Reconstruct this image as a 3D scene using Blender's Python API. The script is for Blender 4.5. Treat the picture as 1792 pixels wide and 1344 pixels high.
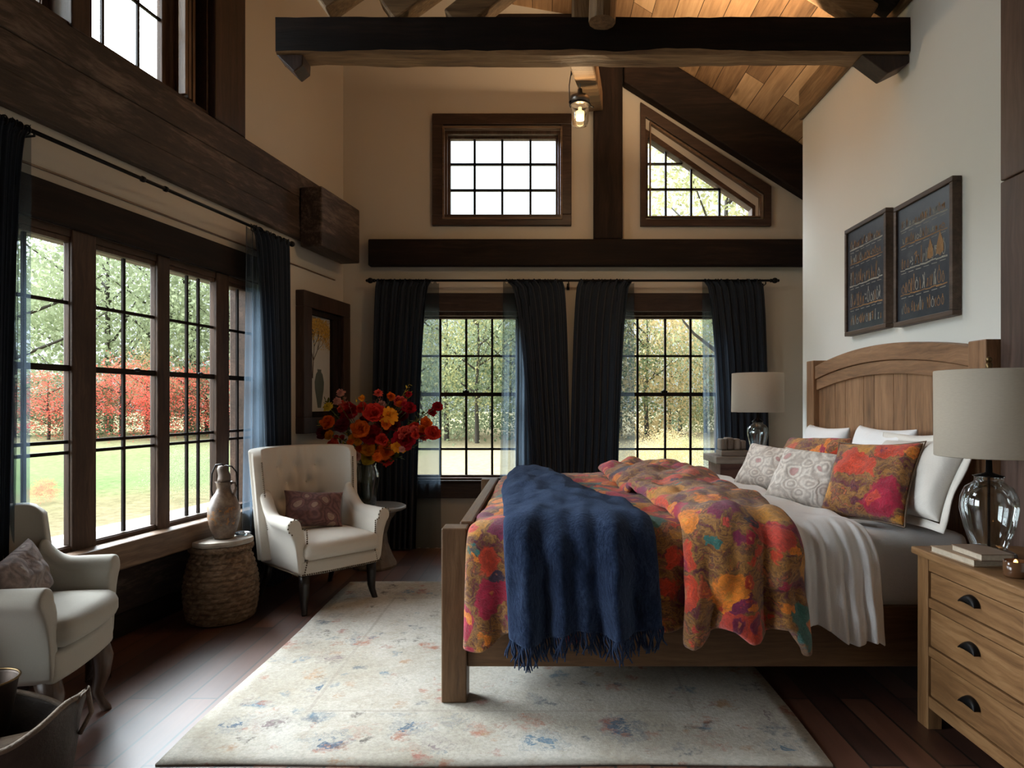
import bpy, bmesh, math, random
from math import sin, cos, pi, radians, sqrt, atan2, exp
from mathutils import Vector, Matrix, noise

for o in list(bpy.data.objects):
    bpy.data.objects.remove(o)
SC = bpy.context.scene
COL = SC.collection

# ------------------------------------------------------------------ camera
H, FP, CX, CY = 1.35, 1150.0, 950.0, 705.0
cd = bpy.data.cameras.new('camera')
cam = bpy.data.objects.new('camera', cd)
COL.objects.link(cam)
cam.location = (0, 0, H)
cam.rotation_euler = (pi / 2, 0, 0)
cd.sensor_width = 36.0
cd.lens = FP / 1792 * 36.0
cd.shift_x = -(CX - 896) / 1792
cd.shift_y = (CY - 672) / 1792
cd.clip_start = 0.05
cd.clip_end = 400
SC.camera = cam

# ------------------------------------------------------------------ colour management
SC.view_settings.view_transform = 'Standard'
SC.view_settings.look = 'None'
SC.view_settings.gamma = 1
SC.view_settings.use_curve_mapping = False
SC.view_settings.exposure = 0.16

# ------------------------------------------------------------------ node helper
class G:
    def __init__(s, nt): s.nt = nt
    def n(s, t, **kw):
        nd = s.nt.nodes.new(t)
        for k, v in kw.items():
            if k[0] == 'i' and k[1:].isdigit(): s.put(nd.inputs[int(k[1:])], v)
            elif k.startswith('in_'): s.put(nd.inputs[k[3:].replace('_', ' ')], v)
            else: setattr(nd, k, v)
        return nd
    def put(s, sock, v):
        if isinstance(v, bpy.types.NodeSocket): s.nt.links.new(v, sock)
        elif isinstance(v, bpy.types.Node): s.nt.links.new(v.outputs[0], sock)
        else:
            if sock.type == 'RGBA' and len(v) == 3: v = (*v, 1)
            sock.default_value = v
    def m(s, op, a, b=0.0, c=None, clamp=False):
        nd = s.n('ShaderNodeMath', operation=op, use_clamp=clamp)
        s.put(nd.inputs[0], a); s.put(nd.inputs[1], b)
        if c is not None: s.put(nd.inputs[2], c)
        return nd.outputs[0]
    def mix(s, f, a, b, mode='MIX'):
        nd = s.n('ShaderNodeMix', data_type='RGBA', blend_type=mode)
        s.put(nd.inputs[0], f); s.put(nd.inputs[6], a); s.put(nd.inputs[7], b)
        return nd.outputs[2]
    def ramp(s, f, stops, interp='LINEAR'):
        nd = s.n('ShaderNodeValToRGB'); cr = nd.color_ramp; cr.interpolation = interp
        while len(cr.elements) < len(stops): cr.elements.new(0.5)
        for e, (p, c) in zip(cr.elements, stops):
            e.position = p; e.color = (*c, 1) if len(c) == 3 else c
        s.put(nd.inputs[0], f)
        return nd.outputs[0]
    def noise(s, vec, scale, detail=4, rough=0.55, dist=0.0, out=0):
        nd = s.n('ShaderNodeTexNoise')
        s.put(nd.inputs['Vector'], vec); nd.inputs['Scale'].default_value = scale
        nd.inputs['Detail'].default_value = detail; nd.inputs['Roughness'].default_value = rough
        nd.inputs['Distortion'].default_value = dist
        return nd.outputs[out]
    def mapping(s, vec, scale=(1, 1, 1), loc=(0, 0, 0), rot=(0, 0, 0)):
        nd = s.n('ShaderNodeMapping'); s.put(nd.inputs[0], vec)
        nd.inputs['Scale'].default_value = scale; nd.inputs['Location'].default_value = loc
        nd.inputs['Rotation'].default_value = rot
        return nd.outputs[0]
    def bump(s, h, strength=0.3, dist=0.01):
        nd = s.n('ShaderNodeBump'); s.put(nd.inputs['Height'], h)
        nd.inputs['Strength'].default_value = strength; nd.inputs['Distance'].default_value = dist
        return nd.outputs[0]
    def obj(s): return s.n('ShaderNodeTexCoord').outputs['Object']
    def rnd(s): return s.n('ShaderNodeObjectInfo').outputs['Random']

# ------------------------------------------------------------------ sky: soft overcast, brightest high to the left
wd = bpy.data.worlds.new('overcast_sky'); SC.world = wd; wd.use_nodes = True
wt = wd.node_tree; wt.nodes.clear(); g = G(wt)
d = g.n('ShaderNodeTexCoord').outputs['Generated']
sp = g.n('ShaderNodeSeparateXYZ', i0=d)
up = g.m('MAXIMUM', sp.outputs[2], 0.0)
L = Vector((-0.63, 0.45, 0.64)).normalized()
dt = g.n('ShaderNodeVectorMath', operation='DOT_PRODUCT', i0=d, i1=tuple(L)).outputs['Value']
lobe = g.m('POWER', g.m('MAXIMUM', dt, 0.0), 22.0)
cl = g.noise(g.mapping(d, (2, 2, 5)), 1.6, 5)
base = g.m('ADD', g.m('MULTIPLY', up, 2.4), 0.80)
base = g.m('MULTIPLY', base, g.m('ADD', g.m('MULTIPLY', cl, 0.12), 0.94))
SKY_LOBE = 85.0
L2 = Vector((-0.95, -0.12, 0.30)).normalized()
dt2 = g.n('ShaderNodeVectorMath', operation='DOT_PRODUCT', i0=d, i1=tuple(L2)).outputs['Value']
bank = g.m('MULTIPLY', g.m('POWER', g.m('MAXIMUM', dt2, 0.0), 6.0), 16.0)
stren = g.m('ADD', g.m('ADD', base, bank), g.m('MULTIPLY', lobe, SKY_LOBE))
gr = g.m('LESS_THAN', sp.outputs[2], -0.02)
col = g.mix(gr, (0.86, 0.94, 1.0), (0.30, 0.33, 0.22))
stren = g.m('MULTIPLY', stren, g.m('SUBTRACT', 1.0, g.m('MULTIPLY', gr, 0.6)))
bg = g.n('ShaderNodeBackground', i0=col, i1=stren)
wt.links.new(bg.outputs[0], g.n('ShaderNodeOutputWorld').inputs[0])
wd.cycles.sampling_method = 'AUTOMATIC'

# ------------------------------------------------------------------ geometry frames
def W(px, py, Y):
    return Vector(((px - CX) / FP * Y, Y, H - (py - CY) / FP * Y))
BY = 6.1                                    # back wall
LC = Vector((-2.914 + 0.174 * BY, BY, 0))   # left/back corner
_n = sqrt(1 + 0.174 ** 2)
LA = Vector((-0.174 / _n, -1 / _n, 0))      # along left wall toward the camera
LN = Vector((1 / _n, -0.174 / _n, 0))       # into the room
LROT = atan2(LA.y, LA.x)
LM = Matrix.Translation(LC) @ Matrix.Rotation(LROT, 4, 'Z')   # (s, d, z)
def lp(s, d, z): return LM @ Vector((s, d, z))
def ls(px, py, d=0.0):
    """the point of the left wall (offset d into the room) seen at a pixel, as (s, d, z)"""
    k = (px - CX) / FP
    t = (d + LC.dot(LN)) / (k * LN.x + LN.y)
    P = Vector((k * t, t, 0)) - LC
    return Vector((P.dot(LA), d, H - (py - CY) / FP * t))

# ------------------------------------------------------------------ object helpers
def xf(loc, rotz=0.0): return Matrix.Translation(Vector(loc)) @ Matrix.Rotation(rotz, 4, 'Z')
def meta(o, label=None, cat=None, group=None, kind=None):
    if label: o['label'] = label
    if cat: o['category'] = cat
    if group: o['group'] = group
    if kind: o['kind'] = kind
    return o
def thing(name, label, cat, loc=(0, 0, 0), rotz=0.0, group=None):
    o = bpy.data.objects.new(name, None); COL.objects.link(o)
    o.empty_display_size = 0.05
    o.location = loc; o.rotation_euler = (0, 0, rotz)
    o['_m'] = 1
    return meta(o, label, cat, group)
def wm(o):
    m = xf(o.location, o.rotation_euler.z)
    return (wm(o.parent) @ m) if o.parent else m
def obj(name, bm, mat, parent=None, M=None, smooth=False, bevel=0.0, sub=0, solid=0.0, label=None, cat=None, group=None, kind=None, bseg=2):
    """bm is in the frame M (default: the parent's own frame, or the world)"""
    if parent:
        if M is not None: bm.transform(wm(parent).inverted() @ M)
        loc = Vector((0, 0, 0))
    else:
        if M is not None: bm.transform(M)
        xs = [v.co for v in bm.verts]
        lo = Vector((min(c.x for c in xs), min(c.y for c in xs), min(c.z for c in xs)))
        hi = Vector((max(c.x for c in xs), max(c.y for c in xs), max(c.z for c in xs)))
        loc = Vector(((lo.x + hi.x) / 2, (lo.y + hi.y) / 2, lo.z))
        bm.transform(Matrix.Translation(-loc))
    bmesh.ops.recalc_face_normals(bm, faces=bm.faces) if solid == 0 else None
    me = bpy.data.meshes.new(name)
    bm.to_mesh(me); bm.free()
    for m in (mat if isinstance(mat, (list, tuple)) else [mat]): me.materials.append(m)
    if smooth:
        for p in me.polygons: p.use_smooth = True
    o = bpy.data.objects.new(name, me); COL.objects.link(o)
    o.location = loc
    if parent: o.parent = parent
    if solid:
        md = o.modifiers.new('solid', 'SOLIDIFY'); md.thickness = solid; md.offset = 0
    if bevel:
        md = o.modifiers.new('bevel', 'BEVEL'); md.width = bevel; md.segments = bseg
        md.limit_method = 'ANGLE'; md.angle_limit = radians(40); md.harden_normals = False
    if sub:
        md = o.modifiers.new('sub', 'SUBSURF'); md.levels = sub; md.render_levels = sub
    return meta(o, label, cat, group, kind)
def dup(root, loc, rotz=None, label=None, group=None):
    r = root.copy(); COL.objects.link(r); r.location = loc
    if rotz is not None: r.rotation_euler = (0, 0, rotz)
    if label: r['label'] = label
    if group: r['group'] = group
    for ch in list(root.children):
        c = ch.copy(); COL.objects.link(c); c.parent = r
        for gch in list(ch.children):
            e = gch.copy(); COL.objects.link(e); e.parent = c
    return r
NB = bmesh.new
def box(bm, a, b, M=None, mi=0):
    x0, y0, z0 = a; x1, y1, z1 = b
    vs = [bm.verts.new(Vector(c)) for c in ((x0, y0, z0), (x1, y0, z0), (x1, y1, z0), (x0, y1, z0), (x0, y0, z1), (x1, y0, z1), (x1, y1, z1), (x0, y1, z1))]
    if M is not None:
        for v in vs: v.co = M @ v.co
    fs = [bm.faces.new([vs[i] for i in f]) for f in ((3, 2, 1, 0), (4, 5, 6, 7), (0, 1, 5, 4), (1, 2, 6, 5), (2, 3, 7, 6), (3, 0, 4, 7))]
    for f in fs: f.material_index = mi
    return bm
def bx(a, b): return box(NB(), a, b)
def prism(bm, poly, axis, d0, d1, mi=0):
    """poly: 2D points in the plane perpendicular to axis (x: (y,z), y: (x,z), z: (x,y))"""
    def P(p, d):
        return {'x': (d, p[0], p[1]), 'y': (p[0], d, p[1]), 'z': (p[0], p[1], d)}[axis]
    A = [bm.verts.new(P(p, d0)) for p in poly]; B = [bm.verts.new(P(p, d1)) for p in poly]
    n = len(poly); fs = [bm.faces.new(A), bm.faces.new(B[::-1])]
    for i in range(n): fs.append(bm.faces.new((A[i], A[(i + 1) % n], B[(i + 1) % n], B[i])))
    for f in fs: f.material_index = mi
    return bm
def lathe(bm, prof, c=(0, 0, 0), seg=32, cap=True, fn=None):
    rings = []
    for r, z in prof:
        ring = []
        for i in range(seg):
            a = 2 * pi * i / seg; rr = r
            if fn: rr = fn(a, z, r)
            ring.append(bm.verts.new((c[0] + rr * cos(a), c[1] + rr * sin(a), c[2] + z)))
        rings.append(ring)
    for A, B in zip(rings, rings[1:]):
        for i in range(seg): bm.faces.new((A[i], A[(i + 1) % seg], B[(i + 1) % seg], B[i]))
    if cap:
        if prof[0][0] > 1e-4: bm.faces.new(rings[0][::-1])
        if prof[-1][0] > 1e-4: bm.faces.new(rings[-1])
    return bm
def tube(bm, pts, r, seg=8, cap=True, flat=1.0):
    pts = [Vector(p) for p in pts]; n = len(pts)
    rs = r if isinstance(r, (list, tuple)) else [r] * n
    rings = []; upv = Vector((0, 0, 1))
    t0 = (pts[1] - pts[0]).normalized()
    if abs(t0.z) > 0.95: upv = Vector((1, 0, 0))
    nx = t0.cross(upv).normalized()
    for i in range(n):
        t = (pts[min(i + 1, n - 1)] - pts[max(i - 1, 0)]).normalized()
        nx = (nx - t * nx.dot(t)).normalized(); ny = t.cross(nx)
        rings.append([bm.verts.new(pts[i] + nx * rs[i] * cos(2 * pi * k / seg) + ny * rs[i] * flat * sin(2 * pi * k / seg)) for k in range(seg)])
    for A, B in zip(rings, rings[1:]):
        for k in range(seg): bm.faces.new((A[k], A[(k + 1) % seg], B[(k + 1) % seg], B[k]))
    if cap: bm.faces.new(rings[0][::-1]); bm.faces.new(rings[-1])
    return bm
def loft(bm, rings, closed=True, cap=True):
    R = [[bm.verts.new(p) for p in r] for r in rings]
    n = len(R[0])
    for A, B in zip(R, R[1:]):
        for k in range(n if closed else n - 1): bm.faces.new((A[k], A[(k + 1) % n], B[(k + 1) % n], B[k]))
    if cap and closed: bm.faces.new(R[0][::-1]); bm.faces.new(R[-1])
    return bm
def grid(bm, nu, nv, fn, wrap=False):
    V = [[bm.verts.new(fn(i / nu, j / nv)) for j in range(nv + 1)] for i in range(nu + (0 if wrap else 1))]
    for i in range(nu):
        ii = (i + 1) % nu if wrap else i + 1
        for j in range(nv): bm.faces.new((V[i][j], V[ii][j], V[ii][j + 1], V[i][j + 1]))
    return bm
def ball(bm, c, r, seg=10, rings=6, sc=(1, 1, 1)):
    g_ = bmesh.ops.create_uvsphere(bm, u_segments=seg, v_segments=rings, radius=r)
    for v in g_['verts']: v.co = Vector((v.co.x * sc[0], v.co.y * sc[1], v.co.z * sc[2])) + Vector(c)
    return bm
def torus(bm, c, R, r, axis='y', seg=20, s2=8, M=None):
    def f(u, v):
        a, b = 2 * pi * u, 2 * pi * v
        x, y, z = (R + r * cos(b)) * cos(a), (R + r * cos(b)) * sin(a), r * sin(b)
        p = {'z': (x, y, z), 'y': (x, z, y), 'x': (z, x, y)}[axis]
        p = Vector(p) + Vector(c)
        return M @ p if M else p
    V = [[bm.verts.new(f(i / seg, j / s2)) for j in range(s2)] for i in range(seg)]
    for i in range(seg):
        for j in range(s2): bm.faces.new((V[i][j], V[(i + 1) % seg][j], V[(i + 1) % seg][(j + 1) % s2], V[i][(j + 1) % s2]))
    return bm
def beamM(p0, p1, w, h, roll=None):
    """bmesh of a squared timber between two points"""
    p0, p1 = Vector(p0), Vector(p1); t = (p1 - p0); Ln = t.length; t.normalize()
    u = Vector((0, 0, 1)) if abs(t.z) < 0.95 else Vector((0, 1, 0))
    sx = t.cross(u).normalized(); uz = sx.cross(t)
    M = Matrix(((t.x, sx.x, uz.x, p0.x), (t.y, sx.y, uz.y, p0.y), (t.z, sx.z, uz.z, p0.z), (0, 0, 0, 1)))
    return box(NB(), (0, -w / 2, -h / 2), (Ln, w / 2, h / 2), M)
def rough_beam(x0, x1, y0, y1, z0, z1, amp, seed, n=60):
    """hewn timber along x with uneven lower arrises"""
    bm = NB(); rings = []
    for i in range(n + 1):
        x = x0 + (x1 - x0) * i / n
        def q(k): return amp * noise.noise(Vector((x * 2.3, k * 7.1, seed))) + amp * .5 * noise.noise(Vector((x * 8, k * 3.3, seed)))
        rings.append([(x, y0 + q(1) * .3, z1 + q(2) * .4), (x, y0 + q(3) * .3, (z0 + z1) / 2), (x, y0 + q(3) * .3, z0 + .02 + q(4)), (x, y0 + .02, z0 + q(5) * .8),
                      (x, (y0 + y1) / 2, z0 + q(6) * .4), (x, y1, z0 + q(7)), (x, y1, z1)])
    loft(bm, rings)
    bm.normal_update()
    for f in bm.faces:
        if abs(f.normal.z) > .55 and f.calc_center_median().z < (z0 + z1) / 2: f.material_index = 1  # paler lower faces: light on the underside put into the colour
    return bm
def wallpoly(outer, holes, M, d0, d1):
    """polygon with holes in the (u, z) plane of frame M, thickness from depth d0 to d1 along the frame's y"""
    bm = NB(); es = []
    for lp_ in [outer] + holes:
        vs = [bm.verts.new((p[0], d0, p[1])) for p in lp_]
        es += [bm.edges.new((vs[i], vs[(i + 1) % len(vs)])) for i in range(len(vs))]
    bmesh.ops.triangle_fill(bm, use_beauty=True, use_dissolve=False, edges=es)
    r = bmesh.ops.extrude_face_region(bm, geom=bm.faces[:])
    for v in [e for e in r['geom'] if isinstance(e, bmesh.types.BMVert)]: v.co.y = d1
    if M is not None: bm.transform(M)
    return bm

# ------------------------------------------------------------------ materials
def newmat(name):
    m = bpy.data.materials.new(name); m.use_nodes = True
    nt = m.node_tree; b = nt.nodes['Principled BSDF']
    return m, G(nt), b
_c = {}
def plain(name, col, rough=0.6, metal=0.0, var=0.12, scale=8, bump=0.15, spec=0.5, sheen=0.0, bscale=None):
    if name in _c: return _c[name]
    m, g, b = newmat(name)
    o = g.obj(); nz = g.noise(o, scale, 5)
    c2 = tuple(max(0, c * (1 - var * 2)) for c in col)
    g.put(b.inputs['Base Color'], g.mix(nz, tuple(min(1, c * (1 + var)) for c in col), c2))
    b.inputs['Roughness'].default_value = rough; b.inputs['Metallic'].default_value = metal
    b.inputs['Specular IOR Level'].default_value = spec
    if sheen: b.inputs['Sheen Weight'].default_value = sheen
    if bump: g.put(b.inputs['Normal'], g.bump(g.noise(o, bscale or scale * 6, 4), bump, 0.005))
    _c[name] = m; return m
def wood(name, dark, mid, light, axis=0, rough=0.6, gs=1.0, bump=0.35, knots=0.5, spec=0.4):
    key = name + 'xyz'[axis]
    if key in _c: return _c[key]
    m, g, b = newmat(key)
    o = g.obj(); r = g.rnd()
    off = g.n('ShaderNodeCombineXYZ', i0=g.m('MULTIPLY', r, 7.0), i1=g.m('MULTIPLY', r, 3.0), i2=g.m('MULTIPLY', r, 5.0))
    v = g.n('ShaderNodeVectorMath', operation='ADD', i0=o, i1=off.outputs[0]).outputs[0]
    sc = [1, 1, 1]; sc[axis] = 0.06
    sg = [1, 1, 1]; sg[axis] = 0.35
    w = g.noise(v, 3.0 * gs, 2, out=1)
    vd = g.mix(0.06, v, w, 'ADD')
    fine = g.noise(g.mapping(vd, tuple(sc)), 55 * gs, 5, 0.65)
    mid_n = g.noise(g.mapping(vd, tuple(sc)), 14 * gs, 4, 0.6, 0.6)
    big = g.noise(g.mapping(v, tuple(sg)), 3.2 * gs, 4, 0.6)
    f = g.m('ADD', g.m('MULTIPLY', fine, 0.38), g.m('ADD', g.m('MULTIPLY', mid_n, 0.34), g.m('MULTIPLY', big, 0.34)))
    c = g.ramp(f, [(0.36, dark), (0.53, mid), (0.70, light)])
    if knots:
        sk = [1, 1, 1]; sk[axis] = 0.45
        vo = g.n('ShaderNodeTexVoronoi', in_Vector=g.mapping(vd, tuple(sk)), in_Scale=3.0 * gs)
        k = g.ramp(vo.outputs['Distance'], [(0.02, (1, 1, 1)), (0.13, (0, 0, 0))])
        c = g.mix(g.m('MULTIPLY', k, knots), c, tuple(x * 0.35 for x in dark))
    g.put(b.inputs['Base Color'], c)
    g.put(b.inputs['Roughness'], g.m('ADD', g.m('MULTIPLY', fine, 0.25), rough - 0.12))
    b.inputs['Specular IOR Level'].default_value = spec
    g.put(b.inputs['Normal'], g.bump(g.m('ADD', fine, g.m('MULTIPLY', mid_n, 0.8)), bump, 0.006))
    _c[key] = m; return m
def dark_beam(a=0): return wood('dark_timber', (0.003, 0.002, 0.0015), (0.012, 0.007, 0.005), (0.034, 0.019, 0.013), a, 0.75, 0.8, 0.5, spec=0.2)
def old_beam(a=0): return wood('weathered_timber', (0.008, 0.005, 0.004), (0.048, 0.031, 0.023), (0.21, 0.150, 0.115), a, 0.6, 0.8, 0.8)
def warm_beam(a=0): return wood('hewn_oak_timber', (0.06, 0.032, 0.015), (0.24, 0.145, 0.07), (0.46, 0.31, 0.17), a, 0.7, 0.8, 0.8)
def trim_wood(a=0): return wood('walnut_trim', (0.012, 0.006, 0.0045), (0.038, 0.020, 0.014), (0.085, 0.047, 0.033), a, 0.45, 1.2, 0.2, 0.25)
def sash_wood(a=0): return wood('brown_sash', (0.022, 0.012, 0.008), (0.060, 0.034, 0.022), (0.12, 0.07, 0.048), a, 0.5, 1.2, 0.2, 0.15, spec=0.2)
def sill_wood(a=0): return wood('sill_oak', (0.05, 0.028, 0.016), (0.13, 0.078, 0.046), (0.24, 0.155, 0.095), a, 0.4, 1.0, 0.3)
def bed_wood(a=0): return wood('oak_bed', (0.050, 0.024, 0.010), (0.125, 0.064, 0.028), (0.21, 0.118, 0.055), a, 0.5, 1.1, 0.3, 0.45)
def head_wood(a=0): return wood('oak_headboard', (0.10, 0.048, 0.023), (0.26, 0.135, 0.066), (0.41, 0.235, 0.125), a, 0.5, 1.1, 0.3, 0.3)
def pine_wood(a=0): return wood('oak_nightstand', (0.085, 0.038, 0.013), (0.20, 0.10, 0.038), (0.32, 0.18, 0.078), a, 0.5, 1.2, 0.3, 0.8)
def post_wood(a=0): return wood('umber_post', (0.035, 0.020, 0.015), (0.095, 0.056, 0.042), (0.17, 0.105, 0.082), a, 0.5, 0.8, 0.3)
black_metal = plain('black_iron', (0.012, 0.011, 0.011), 0.4, 0.8, 0.1, 12, 0.05)
plaster, g, b = newmat('cream_plaster')
o = g.obj()
g.put(b.inputs['Base Color'], g.mix(g.noise(o, 1.3, 4), (0.55, 0.50, 0.415), (0.49, 0.44, 0.36)))
b.inputs['Roughness'].default_value = 0.9
g.put(b.inputs['Normal'], g.bump(g.noise(o, 60, 5), 0.08, 0.003))
plaster_pale, g, b = newmat('pale_plaster')
o = g.obj()
g.put(b.inputs['Base Color'], g.mix(g.noise(o, 1.1, 4), (0.80, 0.80, 0.76), (0.73, 0.73, 0.68)))
b.inputs['Roughness'].default_value = 0.9
g.put(b.inputs['Normal'], g.bump(g.noise(o, 60, 5), 0.08, 0.003))

def boards(name, cols, bw, bl, rough, spec=0.5, bump=0.3, gap=(0.01, 0.006, 0.004), msz=0.006, grain=1.0, coat=0.0):
    """planks running along local x, stacked along local y"""
    m, g, b = newmat(name)
    o = g.obj()
    br = g.n('ShaderNodeTexBrick', in_Vector=o, in_Scale=1.0, offset=0.37, offset_frequency=2)
    br.inputs['Color1'].default_value = (0, 0, 0, 1); br.inputs['Color2'].default_value = (1, 1, 1, 1)
    br.inputs['Mortar'].default_value = (0.5, 0.5, 0.5, 1)
    br.inputs['Mortar Size'].default_value = msz; br.inputs['Mortar Smooth'].default_value = 0.3
    br.inputs['Bias'].default_value = 0.0
    br.inputs['Brick Width'].default_value = bl; br.inputs['Row Height'].default_value = bw
    rv = g.n('ShaderNodeSeparateColor', i0=br.outputs[0]).outputs[0]
    off = g.n('ShaderNodeCombineXYZ', i0=g.m('MULTIPLY', rv, 23.0), i1=g.m('MULTIPLY', rv, 9.0), i2=g.m('MULTIPLY', rv, 31.0))
    v = g.n('ShaderNodeVectorMath', operation='ADD', i0=o, i1=off.outputs[0]).outputs[0]
    fine = g.noise(g.mapping(v, (0.07, 1, 1)), 48 * grain, 5, 0.65)
    midn = g.noise(g.mapping(v, (0.12, 1, 1)), 12 * grain, 4, 0.6, 0.8)
    f = g.m('ADD', g.m('MULTIPLY', rv, 0.50), g.m('ADD', g.m('MULTIPLY', fine, 0.34), g.m('MULTIPLY', midn, 0.42)))
    n = len(cols)
    c = g.ramp(f, [(0.30 + 0.55 * i / (n - 1), cc) for i, cc in enumerate(cols)])
    vo = g.n('ShaderNodeTexVoronoi', in_Vector=g.mapping(v, (0.4, 1, 1)), in_Scale=3.4)
    k = g.ramp(vo.outputs['Distance'], [(0.02, (1, 1, 1)), (0.12, (0, 0, 0))])
    c = g.mix(g.m('MULTIPLY', k, 0.6), c, tuple(x * 0.5 for x in cols[0]))
    c = g.mix(br.outputs['Fac'], c, gap)
    g.put(b.inputs['Base Color'], c)
    g.put(b.inputs['Roughness'], g.m('ADD', g.m('MULTIPLY', midn, 0.22), rough - 0.11))
    b.inputs['Specular IOR Level'].default_value = spec
    b.inputs['Coat Weight'].default_value = coat; b.inputs['Coat Roughness'].default_value = 0.48
    h = g.m('SUBTRACT', g.m('MULTIPLY', g.m('ADD', fine, midn), 0.3), g.m('MULTIPLY', br.outputs['Fac'], 1.0))
    g.put(b.inputs['Normal'], g.bump(h, bump, 0.006))
    return m
floor_mat = boards('walnut_floor', [(0.030, 0.010, 0.006), (0.060, 0.021, 0.012), (0.095, 0.035, 0.019), (0.14, 0.056, 0.031)], 0.135, 1.5, 0.42, 0.5, 0.12, coat=1.0)
ceil_mat = boards('reclaimed_ceiling', [(0.10, 0.060, 0.036), (0.30, 0.175, 0.088), (0.50, 0.31, 0.16), (0.70, 0.47, 0.26)], 0.185, 2.1, 0.65, 0.3, 0.35, gap=(0.03, 0.017, 0.01), msz=0.003)
skirt_mat = boards('weathered_skirting', [(0.014, 0.010, 0.008), (0.035, 0.024, 0.018), (0.065, 0.045, 0.034), (0.10, 0.072, 0.056)], 0.21, 2.2, 0.6, 0.3, 0.5)

def glass_mat(name, tint=(1, 1, 1), refl=0.9, edge=0.25, dens=0.0):
    m = bpy.data.materials.new(name); m.use_nodes = True; nt = m.node_tree; nt.nodes.clear(); g = G(nt)
    fr = g.n('ShaderNodeLayerWeight'); fr.inputs['Blend'].default_value = edge
    f = g.m('ADD', g.m('MULTIPLY', fr.outputs['Fresnel'], refl), dens, clamp=True)
    t = g.n('ShaderNodeBsdfTransparent', i0=tint); gl = g.n('ShaderNodeBsdfGlossy', i0=(1, 1, 1)); gl.inputs['Roughness'].default_value = 0.03
    mx = g.n('ShaderNodeMixShader', i0=f, i1=t.outputs[0], i2=gl.outputs[0])
    nt.links.new(mx.outputs[0], g.n('ShaderNodeOutputMaterial').inputs[0])
    return m
pane_mat = glass_mat('window_glass', (0.97, 0.98, 0.98), 0.35, 0.06)
jar_mat = glass_mat('clear_glass', (0.86, 0.90, 0.89), 0.75, 0.35, 0.03)
# ================================================================== the room
S = dict(kind='structure')
FLOORM = xf((0, 0, 0), pi / 2)     # local x along world y
fl = NB(); box(fl, (-2.6, -3.3, -0.1), (6.3, 3.5, 0))
fo = bpy.data.objects.new('floor', bpy.data.meshes.new('floor')); fl.to_mesh(fo.data); fl.free()
fo.data.materials.append(floor_mat); fo.rotation_euler = (0, 0, pi / 2); COL.objects.link(fo); fo['kind'] = 'structure'

# --- ceiling: right slope of planks, left shed slope
SL = 0.628; RX, RZ = 0.45, 4.916
def slope_obj(name, x0, z0, x1, z1, mat, y0=-2.6, y1=6.3, th=0.12):
    t = Vector((x1 - x0, 0, z1 - z0)); Ln = t.length; t.normalize()
    # local x = world y, local y = slope direction, local z = x cross y
    ex = Vector((0, 1, 0)); ey = t; ez = ex.cross(ey)
    M = Matrix(((ex.x, ey.x, ez.x, x0), (ex.y, ey.y, ez.y, 0), (ex.z, ey.z, ez.z, z0), (0, 0, 0, 1)))
    s = 1 if ez.z > 0 else -1
    bm = bx((y0, 0, 0), (y1, Ln, th * s)) if s > 0 else bx((y0, 0, -th), (y1, Ln, 0))
    bmesh.ops.recalc_face_normals(bm, faces=bm.faces)
    me = bpy.data.meshes.new(name); bm.to_mesh(me); bm.free(); me.materials.append(mat)
    o = bpy.data.objects.new(name, me); o.matrix_world = M; COL.objects.link(o); o['kind'] = 'structure'
    return o
slope_obj('ceiling', RX, RZ, 3.5, RZ - SL * (3.5 - RX), ceil_mat)
slope_obj('ceiling', RX, RZ, -3.5, RZ + 0.18 * (RX + 3.5), ceil_mat)

# --- windows: pixel rectangles on the left wall and back wall
def lrect(x0, y0, x1, y1):     # glass corners: (x0,y0) upper, (x1,y1) lower, both pixels on the left wall
    a, b_ = ls(x0, y0), ls(x1, y1)
    return min(a.x, b_.x), max(a.x, b_.x), min(a.z, b_.z), max(a.z, b_.z)
def SX(px, d=0.0): return ls(px, 700, d).x
Z_GT, Z_GB = 2.143, 0.645
LW_HOLE = (SX(450), SX(14), Z_GB - 0.06, Z_GT + 0.07)
CL_B, CL_T = 3.262, 4.30
CL1 = (SX(363), SX(133), CL_B - 0.05, CL_T + 0.05)
CL2 = (SX(120), SX(-5), CL_B - 0.05, CL_T + 0.05)
LEND = (BY - 2.80) * _n
def rect(a): return [(a[0], a[2]), (a[1], a[2]), (a[1], a[3]), (a[0], a[3])]
LMI = LM
obj('wall_left', wallpoly([(-0.05, 0.45), (LEND, 0.45), (LEND, 5.7), (-0.05, 5.7)], [rect(LW_HOLE), rect(CL1), rect(CL2)], LM, 0.0, -0.22), plaster, **S)
obj('wall_left_lower', box(NB(), (-0.25, -0.42, 0), (LEND, -0.2, 0.5)), old_beam(1), M=LM, **S)
# alcove nearer than the picture's left edge, with an unseen opening added for light
e = lp(LEND, 0, 0)
obj('wall_left_return', bx((-3.3, e.y - 0.1, 0), (e.x - 0.01, e.y, 5.8)), plaster, **S)
obj('wall_left_near', wallpoly([(-2.6, 0), (2.8, 0), (2.8, 5.8), (-2.6, 5.8)], [[(0.9, 0.6), (2.5, 0.6), (2.5, 2.3), (0.9, 2.3)]],
    xf((-3.1, 0, 0), pi / 2), 0.0, 0.2), plaster, **S)
obj('wall_front', bx((-3.3, -2.6, 0), (3.5, -2.45, 5.6)), plaster, **S)
RWX, RWE = 2.10, 5.31
obj('wall_right', prism(NB(), [(RWX, 0), (RWX + 0.2, 0), (RWX + 0.2, 3.83), (RWX, 3.89)], 'y', -2.6, RWE), plaster_pale, **S)
obj('wall_right_return', bx((RWX + 0.2, RWE - 0.2, 0), (3.1, RWE, 3.4)), plaster, **S)
obj('wall_right_alcove', bx((3.0, RWE, 0), (3.2, 6.2, 3.4)), plaster, **S)

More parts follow.
